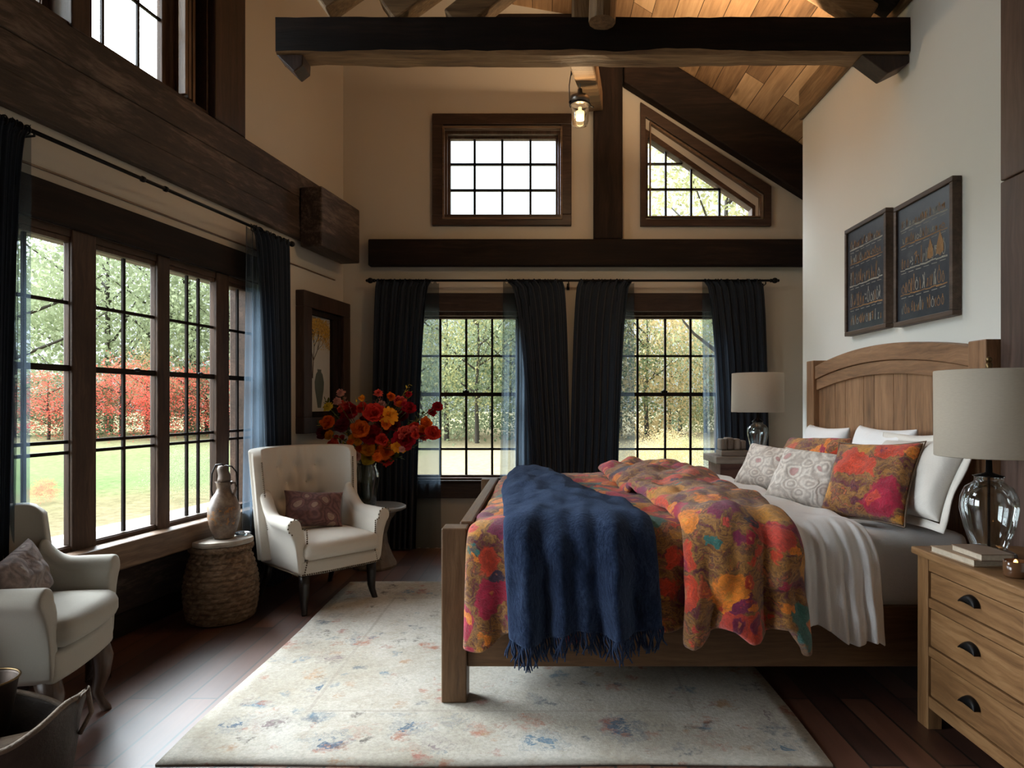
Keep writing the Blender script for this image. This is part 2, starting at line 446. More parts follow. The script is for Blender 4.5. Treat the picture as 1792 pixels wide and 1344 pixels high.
# back wall windows
def brect(px0, py0, px1, py1):
    a, b_ = W(px0, py0, BY), W(px1, py1, BY)
    return (a.x, b_.x, b_.z, a.z)
BW3 = brect(776, 228, 983, 383)
t_ = [(1128, 224), (1322, 360), (1322, 382), (1128, 382)]
BW4 = [(W(x, y, BY).x, W(x, y, BY).z) for x, y in t_]
BW5 = brect(716, 546, 912, 843); BW6 = brect(1064, 546, 1266, 843)
cz = lambda x: RZ - SL * (x - RX) if x > RX else RZ + 0.18 * (RX - x)
obj('wall_back', wallpoly([(-2.3, 0), (3.3, 0), (3.3, cz(3.3) + .05), (RX, RZ + .05), (-2.3, cz(-2.3) + .05)], [rect(BW3), BW4, rect(BW5), rect(BW6)], None, BY, BY + 0.2), plaster, **S)

# --- window builders. frame M: x along the wall, y = outward depth (positive = outside) with sign sy
def muntin_bars(bm, x0, x1, z0, z1, vs, hs, d, w=0.0085, t=0.007, M=None):
    for v in vs: box(bm, (v - w, d - t, z0), (v + w, d + t, z1))
    for h in hs: box(bm, (x0, d - t, h - w), (x1, d + t, h + w))
def frame_ring(bm, r, w, d0, d1, wi=None):
    x0, x1, z0, z1 = r
    box(bm, (x0, d0, z0), (x1, d1, z0 + w)); box(bm, (x0, d0, z1 - w), (x1, d1, z1))
    box(bm, (x0, d0, z0 + w), (x0 + w, d1, z1 - w)); box(bm, (x1 - w, d0, z0 + w), (x1, d1, z1 - w))
def window(name, M):
    o = bpy.data.objects.new(name, None); COL.objects.link(o); o['kind'] = 'structure'
    o.location = M.translation; o.rotation_euler = M.to_euler()
    return o
# left triple-and-a-half window (d = local y; room is +y; outside is -y)
w1 = window('window_1', LM)
sashes = [(125, 20, [48], False), (275, 164, [222], False), (378, 293, [332, 352], False), (446, 397, [420], False)]
for pr, pl, vps, _ in sashes:
    s0, s1 = SX(pr), SX(pl)
    z0, z1 = Z_GB, Z_GT
    f = NB(); frame_ring(f, (s0 - .02, s1 + .02, z0 - .03, z1 + .03), 0.026, -0.040, -0.006)
    sh = obj('sash', f, sash_wood(2), w1, bevel=0.004)
    mb = NB(); zr = lambda y: ls(220, y).z
    muntin_bars(mb, s0, s1, z0, z1, [SX(v) for v in vps], [zr(546), zr(767), zr(784)], -0.022)
    box(mb, (s0, -0.039, zr(650) - 0.015), (s1, -0.007, zr(650) + 0.015))
    obj('muntins', mb, dark_beam(2), sh)
    p = NB(); box(p, (s0 - .01, -0.024, z0 - .015), (s1 + .01, -0.020, z1 + .015)); obj('pane', p, pane_mat, sh)
    if pr == 275 or pr == 378:
        k = NB(); ball(k, ((s0 + s1) / 2 - .07, 0.0, zr(646)), 0.014, sc=(1.6, 1, .8)); obj('latch', k, black_metal, sh)
fb = NB(); box(fb, (LW_HOLE[0], -0.2, Z_GT + .03), (LW_HOLE[1], 0.0, LW_HOLE[3])); box(fb, (LW_HOLE[0], -0.2, LW_HOLE[2]), (LW_HOLE[1], 0.0, Z_GB - .01))
box(fb, (LW_HOLE[0], -.2, LW_HOLE[2]), (LW_HOLE[0] + .03, 0, LW_HOLE[3])); box(fb, (LW_HOLE[1] - .03, -.2, LW_HOLE[2]), (LW_HOLE[1], 0, LW_HOLE[3]))
box(fb, (LW_HOLE[0], -.033, Z_GT + .004), (LW_HOLE[1], -.015, Z_GT + .05))
obj('window_frame', fb, sash_wood(0), w1, bevel=0.004)
for pr, pl, wd_ in ((166, 124, .05), (295, 274, .03), (399, 377, .03)):
    a, c = SX(pr), SX(pl)
    q = NB(); box(q, (a, -0.045, LW_HOLE[2]), (c, 0.010, LW_HOLE[3]))
    obj('mullion', q, sash_wood(2), w1, bevel=0.005)
obj('header_board', box(NB(), (SX(455), 0.0, 2.212), (SX(0), 0.035, 2.40)), dark_beam(0), w1, bevel=0.004)
obj('window_sill', box(NB(), (-0.0, -0.42, 0.47), (LEND, 0.10, 0.612)), sill_wood(0), w1, bevel=0.01)
obj('trim_1', box(NB(), (SX(585), 0.0, 2.452), (LEND, 0.012, 2.462)), sill_wood(1), M=LM, bevel=0.002, **S)
obj('baseboard_left', box(NB(), (0.0, -0.2, 0), (LEND, -0.175, 0.13)), dark_beam(1), M=LM, bevel=0.006, **S)

# clerestory on the left wall
w2 = window('window_2', LM)
for hole, glass, vps in ((CL1, (SX(312), SX(162)), [215, 275]), (CL2, (SX(103), SX(-5)), [40])):
    f = NB(); s0, s1 = glass
    frame_ring(f, (hole[0], hole[1], hole[2], hole[3]), 0.05, -0.17, -0.10)
    box(f, (hole[0] + .05, -.15, hole[2] + .05), (s0, -.11, hole[3] - .05))
    sh = obj('sash', f, sash_wood(2), w2, bevel=0.004)
    mb = NB(); muntin_bars(mb, s0, s1, CL_B, CL_T, [SX(v) for v in vps], [ls(318, 36).z], -0.13)
    obj('muntins', mb, black_metal, sh)
    p = NB(); box(p, (s0, -0.132, CL_B), (s1, -0.128, CL_T)); obj('pane', p, pane_mat, sh)
f = NB(); frame_ring(f, (CL1[0] - 0.001, CL2[1] + .0, CL_B - .05, CL_T + .06), 0.02, -0.1, 0.01)
obj('window_frame', f, trim_wood(0), w2, bevel=0.003)
obj('mullion', box(NB(), (CL2[0] + (CL2[1] - CL2[0]) * 0 - .11 + (CL1[1] - CL2[0]) * 0, -.16, CL_B - .06), (CL2[0] + .01, 0.03, CL_T + .1)), trim_wood(2), w2, bevel=0.006)
c0, c1 = SX(417), SX(363)
q = NB(); box(q, (c0, 0, 3.19), (c1, 0.06, 4.6)); obj('window_casing', q, trim_wood(2), w2, bevel=0.012)
obj('window_casing_edge', box(NB(), (c0 - .03, 0, 3.19), (c0 - .002, 0.035, 4.6)), dark_beam(2), w2, bevel=0.004)
q = NB()
for i, sx in enumerate((SX(350), SX(338), SX(327))): box(q, (sx - .012, -.10 + .025 * i, CL_B), (sx + .012, -.04 + .02 * i, CL_T))
obj('sash_channel', q, sill_wood(2), w2, bevel=0.003)

# back wall windows (room is -y)
def back_window(name, rct, glass, vps, hps, casing, sx=(), meet=None, hw=0.010):
    w = window(name, xf((0, 0, 0)))
    x0, x1, z0, z1 = glass
    f = NB(); frame_ring(f, rct, 0.035, BY + .0, BY + .16)
    frame_ring(f, (rct[0] + .01, rct[1] - .01, rct[2] + .01, rct[3] - .01), 0.045, BY + 0.06, BY + 0.12)
    sh = obj('sash', f, sash_wood(2), w, M=Matrix(), bevel=0.004)
    mb = NB(); muntin_bars(mb, x0, x1, z0, z1, [W(v, 0, BY).x for v in vps], [W(0, h, BY).z for h in hps], BY + .09, hw, .012)
    if meet: zm = W(0, meet, BY).z; box(mb, (x0, BY + .07, zm - .018), (x1, BY + .115, zm + .018))
    obj('muntins', mb, dark_beam(2) if meet else black_metal, sh, M=Matrix())
    p = NB(); box(p, (x0 - .01, BY + .088, z0 - .01), (x1 + .01, BY + .092, z1 + .01)); obj('pane', p, pane_mat, sh, M=Matrix())
    return w
def gl(r, m=0.03): return (r[0] + m, r[1] - m, r[2] + m, r[3] - m)
w3 = back_window('window_3', BW3, gl(BW3, .02), [829, 878, 928], [282, 328], None)
f = NB(); o3 = brect(757, 201, 1000, 396)
frame_ring(f, o3, 0.102, BY - 0.035, BY + .01); obj('window_casing', f, trim_wood(0), w3, M=Matrix(), bevel=0.006)
f = NB(); frame_ring(f, brect(775, 224, 984, 386), 0.02, BY - 0.045, BY); obj('window_bead', f, sill_wood(0), w3, M=Matrix(), bevel=0.003)
for nm, r, vps in (('window_5', BW5, [768, 814, 860]), ('window_6', BW6, [1118, 1167, 1212])):
    w = back_window(nm, r, gl(r), vps, [622, 787], None, meet=690)
    x0, x1, z0, z1 = r
    obj('header_board', bx((x0 - .16, BY - .04, z1 + .0), (x1 + .16, BY, z1 + .17)), trim_wood(0), w, M=Matrix(), bevel=0.005)
    obj('window_casing', box(box(NB(), (x0 - .13, BY - .03, z0 - .15), (x0 + .01, BY, z1)), (x1 - .01, BY - .03, z0 - .15), (x1 + .13, BY, z1)), trim_wood(2), w, M=Matrix(), bevel=0.005)
    obj('window_apron', bx((x0 + .011, BY - .03, z0 - .15), (x1 - .011, BY, z0 - .002)), trim_wood(0), w, M=Matrix(), bevel=0.005)
    obj('window_sill', bx((x0 - .02, BY - .05, z0 - .012), (x1 + .02, BY + .1, z0 + .016)), dark_beam(0), w, M=Matrix(), bevel=0.004)
    q = NB(); box(q, (-.03, -.02, -.01), (.03, .02, .012)); ball(q, (0, 0, .015), .014)
    obj('latch', q, black_metal, w, M=xf(((x0 + x1) / 2, BY + .075, W(0, 686, BY).z)))
# raked window
w4 = window('window_4', xf((0, 0, 0)))
def ring_poly(outer, inner, y0, y1):
    bm = wallpoly(outer, [inner], None, y0, y1); return bm
P = lambda pts: [(W(x, y, BY).x, W(x, y, BY).z) for x, y in pts]
obj('window_casing', ring_poly(P([(1120, 181), (1348, 328), (1348, 397), (1120, 397)]), P([(1129, 207), (1336, 341), (1336, 385), (1129, 385)]), BY - .035, BY + .0), trim_wood(0), w4, M=Matrix(), bevel=0.004)
sh = obj('sash', ring_poly(P([(1128, 209), (1334, 342), (1334, 384), (1128, 384)]), P([(1134, 240), (1316, 364), (1316, 378), (1134, 378)]), BY + .001, BY + .12), sash_wood(0), w4, M=Matrix(), bevel=0.004)
obj('window_bead', ring_poly(P([(1136, 215), (1330, 344), (1330, 382), (1136, 382)]), P([(1138, 220), (1327, 347), (1327, 380), (1138, 380)]), BY - .045, BY + .0), sill_wood(0), w4, M=Matrix())
mb = NB()
for v in (1167, 1212, 1262):
    ytop = 238 + (v - 1134) * (124 / 182)
    a, c = W(v, ytop, BY), W(v, 378, BY); box(mb, (a.x - .009, BY + .05, c.z), (a.x + .009, BY + .08, a.z))
for h, xr in ((283, 1196), (328, 1262)):
    a, c = W(1134, h, BY), W(xr, h, BY); box(mb, (a.x, BY + .05, a.z - .009), (c.x, BY + .08, a.z + .009))
obj('muntins', mb, black_metal, sh, M=Matrix())
p = NB(); prism(p, P([(1134, 238), (1318, 364), (1318, 380), (1134, 380)]), 'y', BY + .063, BY + .067); obj('pane', p, pane_mat, sh, M=Matrix())

# --- timbers on the walls
def timber(name, bm, mat, label, M=None, bevel=0.012, group=None, cat='beam'):
    return obj(name, bm, mat, M=M, bevel=bevel, label=label, cat=cat, group=group)
timber('wall_beam', box(box(box(NB(), (0.0, 0.0, 2.664), (LEND, 0.050, 2.818)), (0.0, 0.0, 2.8185), (LEND, 0.042, 2.998)), (0.0, 0.0, 2.9985), (LEND, 0.047, 3.192)), old_beam(1), 'wide weathered grey brown timber band running along the left wall between the lower and upper windows', LM, bevel=.006)
timber('beam_stub', box(NB(), (0.16, 0.052, 2.60), (0.84, 0.24, 3.08)), old_beam(1), 'squared timber block in the back left corner where the wall beams meet', LM)
bA, bB = W(600, 422, BY), W(1405, 468, BY)
timber('wall_beam', bx((-1.60, BY - .09, bB.z), (3.0, BY, bA.z)), dark_beam(0), 'dark horizontal beam across the back wall above the curtain rod')
timber('wall_post', bx((W(1038, 0, BY).x, BY - .08, bA.z + .002), (W(1088, 0, BY).x, BY, RZ - .1)), dark_beam(2), 'dark upright post on the back wall between the two upper windows', cat='post')
zz = lambda x, o: RZ - SL * (x - RX) - o
timber('wall_rafter', prism(NB(), [(0.74, zz(.74, .012)), (3.0, zz(3.0, .012)), (3.0, zz(3.0, .46)), (.74, zz(.74, .46))], 'y', BY - .12, BY), dark_beam(0), 'thick dark sloping rafter on the back wall above the raked window', cat='rafter')
timber('gable_board', bx((W(800, 0, BY).x, BY - .06, 4.70), (W(1036, 0, BY).x, BY, 4.93)), dark_beam(0), 'dark timber high on the back wall behind the tie beam', cat='beam')
# trim board along the top of the right wall
def tz(y): return 3.86
timber('wall_plate', bx((RWX - .035, 2.0, 3.63), (RWX, RWE, 3.872)), warm_beam(1), 'brown timber plate along the top of the pale right wall under the plank ceiling', cat='beam')
# post at the right edge of the picture
timber('wall_post', bx((2.035, 2.1, 0), (RWX, 2.925, 2.33)), post_wood(2), 'lower brown timber lining at the right edge behind the large table lamp', cat='post', bevel=.006)
timber('wall_post', bx((2.035, 2.1, 2.335), (RWX, 2.925, 3.86)), post_wood(2), 'upper brown timber lining at the right edge above the joint', cat='post', bevel=.006)

# --- truss
TY = 3.75
zt, zb = W(0, 30, TY).z, W(0, 93, TY).z
xl = W(482, 0, TY).x; xr = RWX
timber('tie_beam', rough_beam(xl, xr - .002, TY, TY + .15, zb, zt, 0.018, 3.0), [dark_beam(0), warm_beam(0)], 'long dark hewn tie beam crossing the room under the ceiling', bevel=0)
q = prism(NB(), [(W(482, 0, TY).x, zb - .002), (W(526, 0, TY).x + .01, zb - .002), (W(526, 0, TY).x + .008, W(0, 112, TY).z), (W(513, 0, TY).x, W(0, 124, TY).z)], 'y', TY + .01, TY + .14)
timber('corbel', q, trim_wood(2), 'small pointed timber corbel under the left end of the tie beam', bevel=.006, cat='corbel')
q = prism(NB(), [(W(1510, 0, TY).x, zb - .002), (xr - .003, zb - .002), (xr - .003, W(0, 108, TY).z), (W(1555, 0, TY).x, W(0, 127, TY).z)], 'y', TY + .01, TY + .14)
timber('corbel', q, trim_wood(2), 'pointed timber corbel under the right end of the tie beam against the pale wall', bevel=.006, cat='corbel')
def raft(xa, za, xb, zb_, w, h, mat, lab, y=TY + .075, nm='truss_rafter', cat='rafter'):
    timber(nm, beamM((xa, y, za), (xb, y, zb_), w, h), mat, lab, cat=cat)
raft(2.09, cz(2.09) - .16, .5, cz(.5) - .16, .14, .26, dark_beam(0), 'dark truss rafter sloping up from the right end of the tie beam')
raft(1.90, cz(1.9) - .42, .62, cz(.62) - .42, .10, .14, warm_beam(0), 'lighter timber strut running beside the right truss rafter', nm='truss_strut', cat='strut')
raft(-1.30, zt + .13, -.05, zt + 1.02, .14, .20, warm_beam(0), 'leftmost brown strut rising from the left part of the tie beam', nm='truss_strut', cat='strut')
raft(-0.90, zt + .06, .1, zt + .78, .13, .17, warm_beam(0), 'middle brown strut rising from the left part of the tie beam', nm='truss_strut', cat='strut')
raft(-0.52, zt - .01, .15, zt + .52, .13, .16, warm_beam(0), 'short light strut above the tie beam nearest the king post', nm='truss_strut', cat='strut')
kx = W(1060, 0, TY - .08).x
q = NB(); tube(q, [(kx - .02, TY - .07, W(0, 52, TY).z), (kx - .005, TY - .065, zt + .3), (kx + .04, TY - .06, cz(kx) - .02)], [.075, .082, .085], 12)
timber('king_post', q, warm_beam(2), 'light rounded king post standing in front of the centre of the tie beam', bevel=0, cat='post')
timber('king_post', bx((W(1002, 0, TY).x, TY + .02, zt - .004), (W(1034, 0, TY).x, TY + .13, cz(.45) - .02)), warm_beam(2), 'flat timber upright behind the rounded king post above the tie beam', cat='post')
timber('knee_brace', beamM((.225, TY + .14, zb + .10), (.475, BY - .06, 4.12), .15, .17), warm_beam(0), 'tan brace running back from the tie beam above the hanging lantern', cat='brace')
timber('ridge_beam', bx((RX - .1, -2.4, RZ - .28), (RX + .1, BY - .09, RZ - .1)), dark_beam(1), 'dark ridge beam running along the peak of the ceiling')

# added warm fill for the ceiling planks, in an invented channel behind the beam
def area(name, loc, rot, sx, sy, e, col):
    l = bpy.data.lights.new(name, 'AREA'); l.shape = 'RECTANGLE'; l.size = sx; l.size_y = sy; l.energy = e; l.color = col
    o = bpy.data.objects.new(name, l); o.location = loc; o.rotation_euler = rot; COL.objects.link(o); return o
fill_ch = thing('added_light_channel', 'slim black channel added behind the tie beam to carry the ceiling fill light', 'light', (1.15, TY + .18, zt - .03))
obj('channel', bx((.25, TY + .153, zt - .035), (2.05, TY + .20, zt - .022)), black_metal, fill_ch, M=Matrix())
area('added_uplight', (.95, TY + .19, zt - .015), (pi * .86, 0, 0), 1.25, .04, 38, (1.0, .70, .43)).data.spread = radians(130)

# portals where daylight enters
def portal(c, rz, sx, sz):
    l = bpy.data.lights.new('portal', 'AREA'); l.shape = 'RECTANGLE'; l.size = sx; l.size_y = sz; l.cycles.is_portal = True
    o = bpy.data.objects.new('portal', l); o.location = c; COL.objects.link(o)
    o.rotation_euler = (pi / 2, 0, rz)
for hl in (LW_HOLE, CL1, CL2):
    c = lp((hl[0] + hl[1]) / 2, -0.24, (hl[2] + hl[3]) / 2)
    portal(c, LROT, hl[1] - hl[0], hl[3] - hl[2])
portal((-3.32, 1.7, 1.45), -pi / 2, 1.6, 1.7)
for r in (BW3, BW5, BW6, (BW4[0][0], BW4[1][0], BW4[2][1], BW4[0][1])):
    portal(((r[0] + r[1]) / 2, BY + .22, (r[2] + r[3]) / 2), pi, r[1] - r[0], r[3] - r[2])
# ================================================================== textiles and patterned materials
def floral(name, scale=7.0, seed=0.0, bright=1.0):
    m, g, b = newmat(name)
    o = g.mapping(g.obj(), loc=(seed, seed * 2, 0))
    wn = g.noise(o, 5.0, 3, out=1); fn = g.noise(o, 30, 3, out=1)
    v = g.mix(0.15, o, wn, 'ADD'); v = g.mix(0.05, v, fn, 'ADD')
    # background of streaky ochre, plum and brown wool
    st = g.noise(g.mapping(v, (1, .5, 1.6)), 9.0, 5, 0.65, 1.2)
    bgc = g.ramp(st, [(0.28, (0.03, 0.010, 0.02)), (0.38, (0.17, 0.02, 0.035)), (0.45, (0.20, 0.085, 0.018)), (0.52, (0.46, 0.20, 0.04)), (0.58, (0.12, 0.05, 0.03)), (0.64, (0.55, 0.13, 0.035)), (0.75, (0.50, 0.34, 0.15))])
    pal = [(0.0, (0.78, 0.07, 0.02)), (0.16, (0.50, 0.008, 0.05)), (0.30, (0.95, 0.27, 0.015)), (0.44, (0.05, 0.20, 0.17)), (0.52, (0.72, 0.07, 0.04)), (0.62, (0.26, 0.012, 0.07)), (0.74, (0.70, 0.30, 0.03)), (0.86, (0.06, 0.03, 0.06)), (0.94, (0.75, 0.13, 0.05))]
    col = bgc
    for k, (sc, th, rnd) in enumerate(((scale, 0.50, 0.8), (scale * 1.9, 0.34, 1.0))):
        vo = g.n('ShaderNodeTexVoronoi', in_Vector=g.mapping(v, loc=(k * 3.3, 0, 0)), in_Scale=sc, in_Randomness=rnd)
        cs = g.n('ShaderNodeSeparateColor', i0=vo.outputs['Color'])
        pc = g.ramp(cs.outputs[0], pal, 'CONSTANT')
        pc2 = g.ramp(cs.outputs[1], [(0.0, (0.90, 0.33, 0.03)), (0.35, (0.70, 0.22, 0.10)), (0.6, (0.30, 0.01, 0.04)), (0.85, (0.85, 0.50, 0.10))], 'CONSTANT')
        dd = g.m('ADD', vo.outputs['Distance'], g.m('MULTIPLY', g.m('SUBTRACT', g.noise(v, sc * 4, 3), 0.5), 0.30))
        mid_ = g.ramp(dd, [(0.10, (1, 1, 1)), (0.16, (0, 0, 0))])
        ring = g.ramp(dd, [(th * .55, (1, 1, 1)), (th * .72, (.72, .72, .72)), (th, (.95, .95, .95))])
        pc = g.mix(mid_, g.mix(1.0, pc, ring, 'MULTIPLY'), pc2)
        on = g.m('LESS_THAN', cs.outputs[2], 0.72 if k == 0 else 0.5)
        ms = g.m('MULTIPLY', on, g.ramp(dd, [(th, (1, 1, 1)), (th + .06, (0, 0, 0))]))
        col = g.mix(ms, col, pc)
    fz = g.noise(v, 85, 4, 0.7)
    col = g.mix(1.0, col, g.ramp(fz, [(0.25, (0.55,) * 3), (0.75, (1.35 * bright,) * 3)]), 'MULTIPLY')
    g.put(b.inputs['Base Color'], col)
    b.inputs['Roughness'].default_value = 0.95; b.inputs['Specular IOR Level'].default_value = 0.1
    b.inputs['Sheen Weight'].default_value = 0.35; b.inputs['Sheen Roughness'].default_value = 0.6
    g.put(b.inputs['Normal'], g.bump(g.m('ADD', fz, g.m('MULTIPLY', st, 0.8)), 0.7, 0.012))
    return m
def linen(name, col, wr=5.0, bump=0.35, rough=0.9, weave=220):
    m, g, b = newmat(name)
    o = g.obj()
    n1 = g.noise(o, wr, 5, 0.6, 0.8); n2 = g.noise(o, weave, 2)
    g.put(b.inputs['Base Color'], g.mix(n2, tuple(c * .92 for c in col), tuple(min(1, c * 1.06) for c in col)))
    b.inputs['Roughness'].default_value = rough; b.inputs['Specular IOR Level'].default_value = 0.2
    b.inputs['Sheen Weight'].default_value = 0.2
    g.put(b.inputs['Normal'], g.bump(g.m('ADD', n1, g.m('MULTIPLY', n2, 0.12)), bump, 0.02))
    return m
def paisley(name, c0, c1, c2, scale=14, bump=.5):
    m, g, b = newmat(name)
    o = g.obj()
    v = g.mix(0.12, o, g.noise(o, 6, 2, out=1), 'ADD')
    vo = g.n('ShaderNodeTexVoronoi', in_Vector=v, in_Scale=scale, feature='F1')
    w = g.m('SINE', g.m('MULTIPLY', g.m('ADD', vo.outputs['Distance'], g.m('MULTIPLY', g.noise(o, 25, 3), .25)), 22.0))
    w = g.m('ADD', g.m('MULTIPLY', w, 0.5), 0.5)
    nz = g.noise(o, 60, 4, .65)
    col = g.mix(g.m('MULTIPLY', w, 0.75), c0, c1)
    cs = g.n('ShaderNodeSeparateColor', i0=vo.outputs['Color'])
    col = g.mix(g.m('MULTIPLY', g.m('GREATER_THAN', cs.outputs[0], 0.72), g.m('LESS_THAN', vo.outputs['Distance'], 0.28)), col, c2)
    col = g.mix(0.4, col, g.mix(1.0, col, g.ramp(nz, [(0.3, (.5,) * 3), (.7, (1.3,) * 3)]), 'MULTIPLY'))
    g.put(b.inputs['Base Color'], col); b.inputs['Roughness'].default_value = 0.95
    b.inputs['Sheen Weight'].default_value = 0.2
    g.put(b.inputs['Normal'], g.bump(g.m('ADD', w, nz), bump, 0.004))
    return m
floral_mat = floral('autumn_floral_wool', 6.2)
floral_pil = floral('autumn_floral_cushion', 5.2, 4.6)
white_sheet = linen('white_cotton', (0.83, 0.83, 0.83), 4, 0.35)
ivory_linen = linen('ivory_linen', (0.74, 0.70, 0.64), 6, 0.3)
cream_uph = linen('cream_upholstery', (0.66, 0.60, 0.52), 3, 0.12, weave=300)
grey_uph = linen('taupe_upholstery', (0.36, 0.335, 0.285), 3, 0.12, weave=300)
cream_pais = paisley('cream_paisley', (0.72, 0.66, 0.59), (0.42, 0.36, 0.31), (0.50, 0.30, 0.28), 11)
brown_pais = paisley('plum_brocade', (0.20, 0.095, 0.085), (0.085, 0.035, 0.038), (0.34, 0.22, 0.17), 10)
mauve_pais = paisley('mauve_brocade', (0.28, 0.22, 0.20), (0.13, 0.10, 0.10), (0.4, 0.34, 0.3), 9)
throw_mat, g, b = newmat('navy_mohair')
o = g.obj()
fz = g.noise(g.mapping(o, (1, 1, .45)), 90, 5, 0.75); st = g.noise(g.mapping(o, (1, 1, .35)), 16, 4, 0.6, .8)
g.put(b.inputs['Base Color'], g.ramp(g.m('ADD', g.m('MULTIPLY', fz, .6), g.m('MULTIPLY', st, .4)), [(0.30, (0.003, 0.006, 0.017)), (0.5, (0.014, 0.023, 0.055)), (0.72, (0.05, 0.078, 0.145))]))
b.inputs['Roughness'].default_value = 1.0; b.inputs['Specular IOR Level'].default_value = 0.05
b.inputs['Sheen Weight'].default_value = 0.45; b.inputs['Sheen Roughness'].default_value = 0.5; b.inputs['Sheen Tint'].default_value = (0.35, 0.5, 0.8, 1)
g.put(b.inputs['Normal'], g.bump(g.m('ADD', fz, st), 1.0, 0.012))

# rug
RUGX0, RUGX1, RUGY0, RUGY1 = -1.44, 1.075, 2.44, 4.93
rug_mat, g, b = newmat('faded_oriental_rug')
o = g.obj()     # centre of the rug is the origin of x and y
spx = g.n('ShaderNodeSeparateXYZ', i0=o)
hx, hy = (RUGX1 - RUGX0) / 2, (RUGY1 - RUGY0) / 2
ex = g.m('SUBTRACT', hx, g.m('ABSOLUTE', spx.outputs[0])); ey = g.m('SUBTRACT', hy, g.m('ABSOLUTE', spx.outputs[1]))
ed = g.m('MINIMUM', ex, ey)
big = g.noise(o, 1.6, 5, 0.6, .5); fine = g.noise(o, 70, 4, 0.7); med = g.noise(o, 9, 5, 0.7, 1.0)
c = g.ramp(big, [(0.3, (0.38, 0.34, 0.27)), (0.5, (0.50, 0.465, 0.40)), (0.7, (0.57, 0.55, 0.49))])
c = g.mix(g.ramp(med, [(0.5, (0, 0, 0)), (0.75, (.55,) * 3)]), c, (0.36, 0.30, 0.22))
ox = g.noise(o, 7, 3, 0.6, out=1)
v = g.mix(0.16, o, ox, 'ADD')
pal = [(0.0, (0.40, 0.17, 0.11)), (0.22, (0.13, 0.16, 0.19)), (0.42, (0.42, 0.26, 0.15)), (0.58, (0.085, 0.075, 0.07)), (0.76, (0.15, 0.23, 0.29)), (0.9, (0.36, 0.15, 0.12))]
for sc, th, keep, amt in ((5.2, .30, .75, .85), (10.0, .32, .55, .75)):
    vo = g.n('ShaderNodeTexVoronoi', in_Vector=g.mapping(v, (1, 1, 0)), in_Scale=sc)
    cs = g.n('ShaderNodeSeparateColor', i0=vo.outputs['Color'])
    dd = g.m('ADD', vo.outputs['Distance'], g.m('MULTIPLY', g.m('SUBTRACT', g.noise(o, sc * 7, 4, .75), 0.5), 0.9))
    ms = g.ramp(dd, [(th * .6, (1, 1, 1)), (th + .05, (0, 0, 0))])
    wear = g.ramp(g.noise(o, 14, 4, .7), [(0.42, (0, 0, 0)), (0.6, (1, 1, 1))])
    f = g.m('MULTIPLY', g.m('MULTIPLY', ms, wear), g.m('MULTIPLY', g.m('LESS_THAN', cs.outputs[1], keep), amt))
    c = g.mix(f, c, g.ramp(cs.outputs[0], pal, 'CONSTANT'))
# border band with larger blue motifs
band = g.m('MULTIPLY', g.m('GREATER_THAN', ed, 0.09), g.m('LESS_THAN', ed, 0.40))
vo = g.n('ShaderNodeTexVoronoi', in_Vector=g.mapping(v, (1, 1, 0), loc=(1.3, .4, 0)), in_Scale=4.3)
cs = g.n('ShaderNodeSeparateColor', i0=vo.outputs['Color'])
dd = g.m('ADD', vo.outputs['Distance'], g.m('MULTIPLY', g.m('SUBTRACT', g.noise(v, 22, 4, .75), 0.5), 1.1))
rg = g.m('ADD', g.m('MULTIPLY', g.m('SINE', g.m('MULTIPLY', dd, 22.0)), .5), .5)
f = g.m('MULTIPLY', g.m('MULTIPLY', band, g.ramp(dd, [(0.22, (1, 1, 1)), (0.38, (0, 0, 0))])), g.m('MULTIPLY', rg, .95))
c = g.mix(f, c, g.ramp(cs.outputs[0], [(0, (0.10, 0.15, 0.21)), (.4, (0.40, 0.20, 0.14)), (.6, (0.12, 0.20, 0.27)), (.85, (.25, .2, .2))], 'CONSTANT'))
ln = g.m('LESS_THAN', g.m('ABSOLUTE', g.m('SUBTRACT', ed, 0.42)), 0.008)
c = g.mix(g.m('MULTIPLY', ln, .35), c, (0.30, 0.26, 0.22))
c = g.mix(1.0, c, g.ramp(fine, [(0.25, (.72,) * 3), (0.75, (1.12,) * 3)]), 'MULTIPLY')
g.put(b.inputs['Base Color'], c); b.inputs['Roughness'].default_value = 1.0; b.inputs['Specular IOR Level'].default_value = 0.05
g.put(b.inputs['Normal'], g.bump(fine, 0.5, 0.006))
bm = NB()
def rf(u, v):
    x = RUGX0 + (RUGX1 - RUGX0) * u; y = RUGY0 + (RUGY1 - RUGY0) * v
    x += .008 * sin(v * 9) * (1 if u > .5 else -1); y += .006 * sin(u * 11)
    return Vector((x, y, 0.005 + .002 * noise.noise(Vector((x * 3, y * 3, 0)))))
grid(bm, 40, 40, rf)
obj('rug', bm, rug_mat, solid=0.009, smooth=True, label='large faded cream oriental rug with blue and rust motifs lying under the bed', cat='rug')

# ================================================================== bed
bed = thing('bed', 'oak bed with arched panelled headboard and low footboard', 'bed', (0.85, 3.9, 0))
I = Matrix()
BN, BF = 2.93, 4.93      # near / far faces of the rails
fx0, fx1 = -0.453, -0.340
for y0 in (BN, BF - .115):
    obj('foot_post', bx((fx0, y0, 0.011), (fx1, y0 + .115, .79)), bed_wood(2), bed, M=I, bevel=.006)
obj('top_rail', bx((-0.385, BN + .116, .735), (-.325, BF - .116, .80)), bed_wood(1), bed, M=I, bevel=.008)
obj('foot_panel', bx((-0.37, BN + .10, .24), (-.345, BF - .10, .734)), bed_wood(1), bed, M=I, bevel=.002)
obj('side_rail', bx((fx1 + .001, BN + .02, .165), (1.93, BN + .055, .435)), bed_wood(0), bed, M=I, bevel=.005)
obj('side_rail', bx((fx1 + .001, BF - .055, .165), (1.93, BF - .02, .435)), bed_wood(0), bed, M=I, bevel=.005)
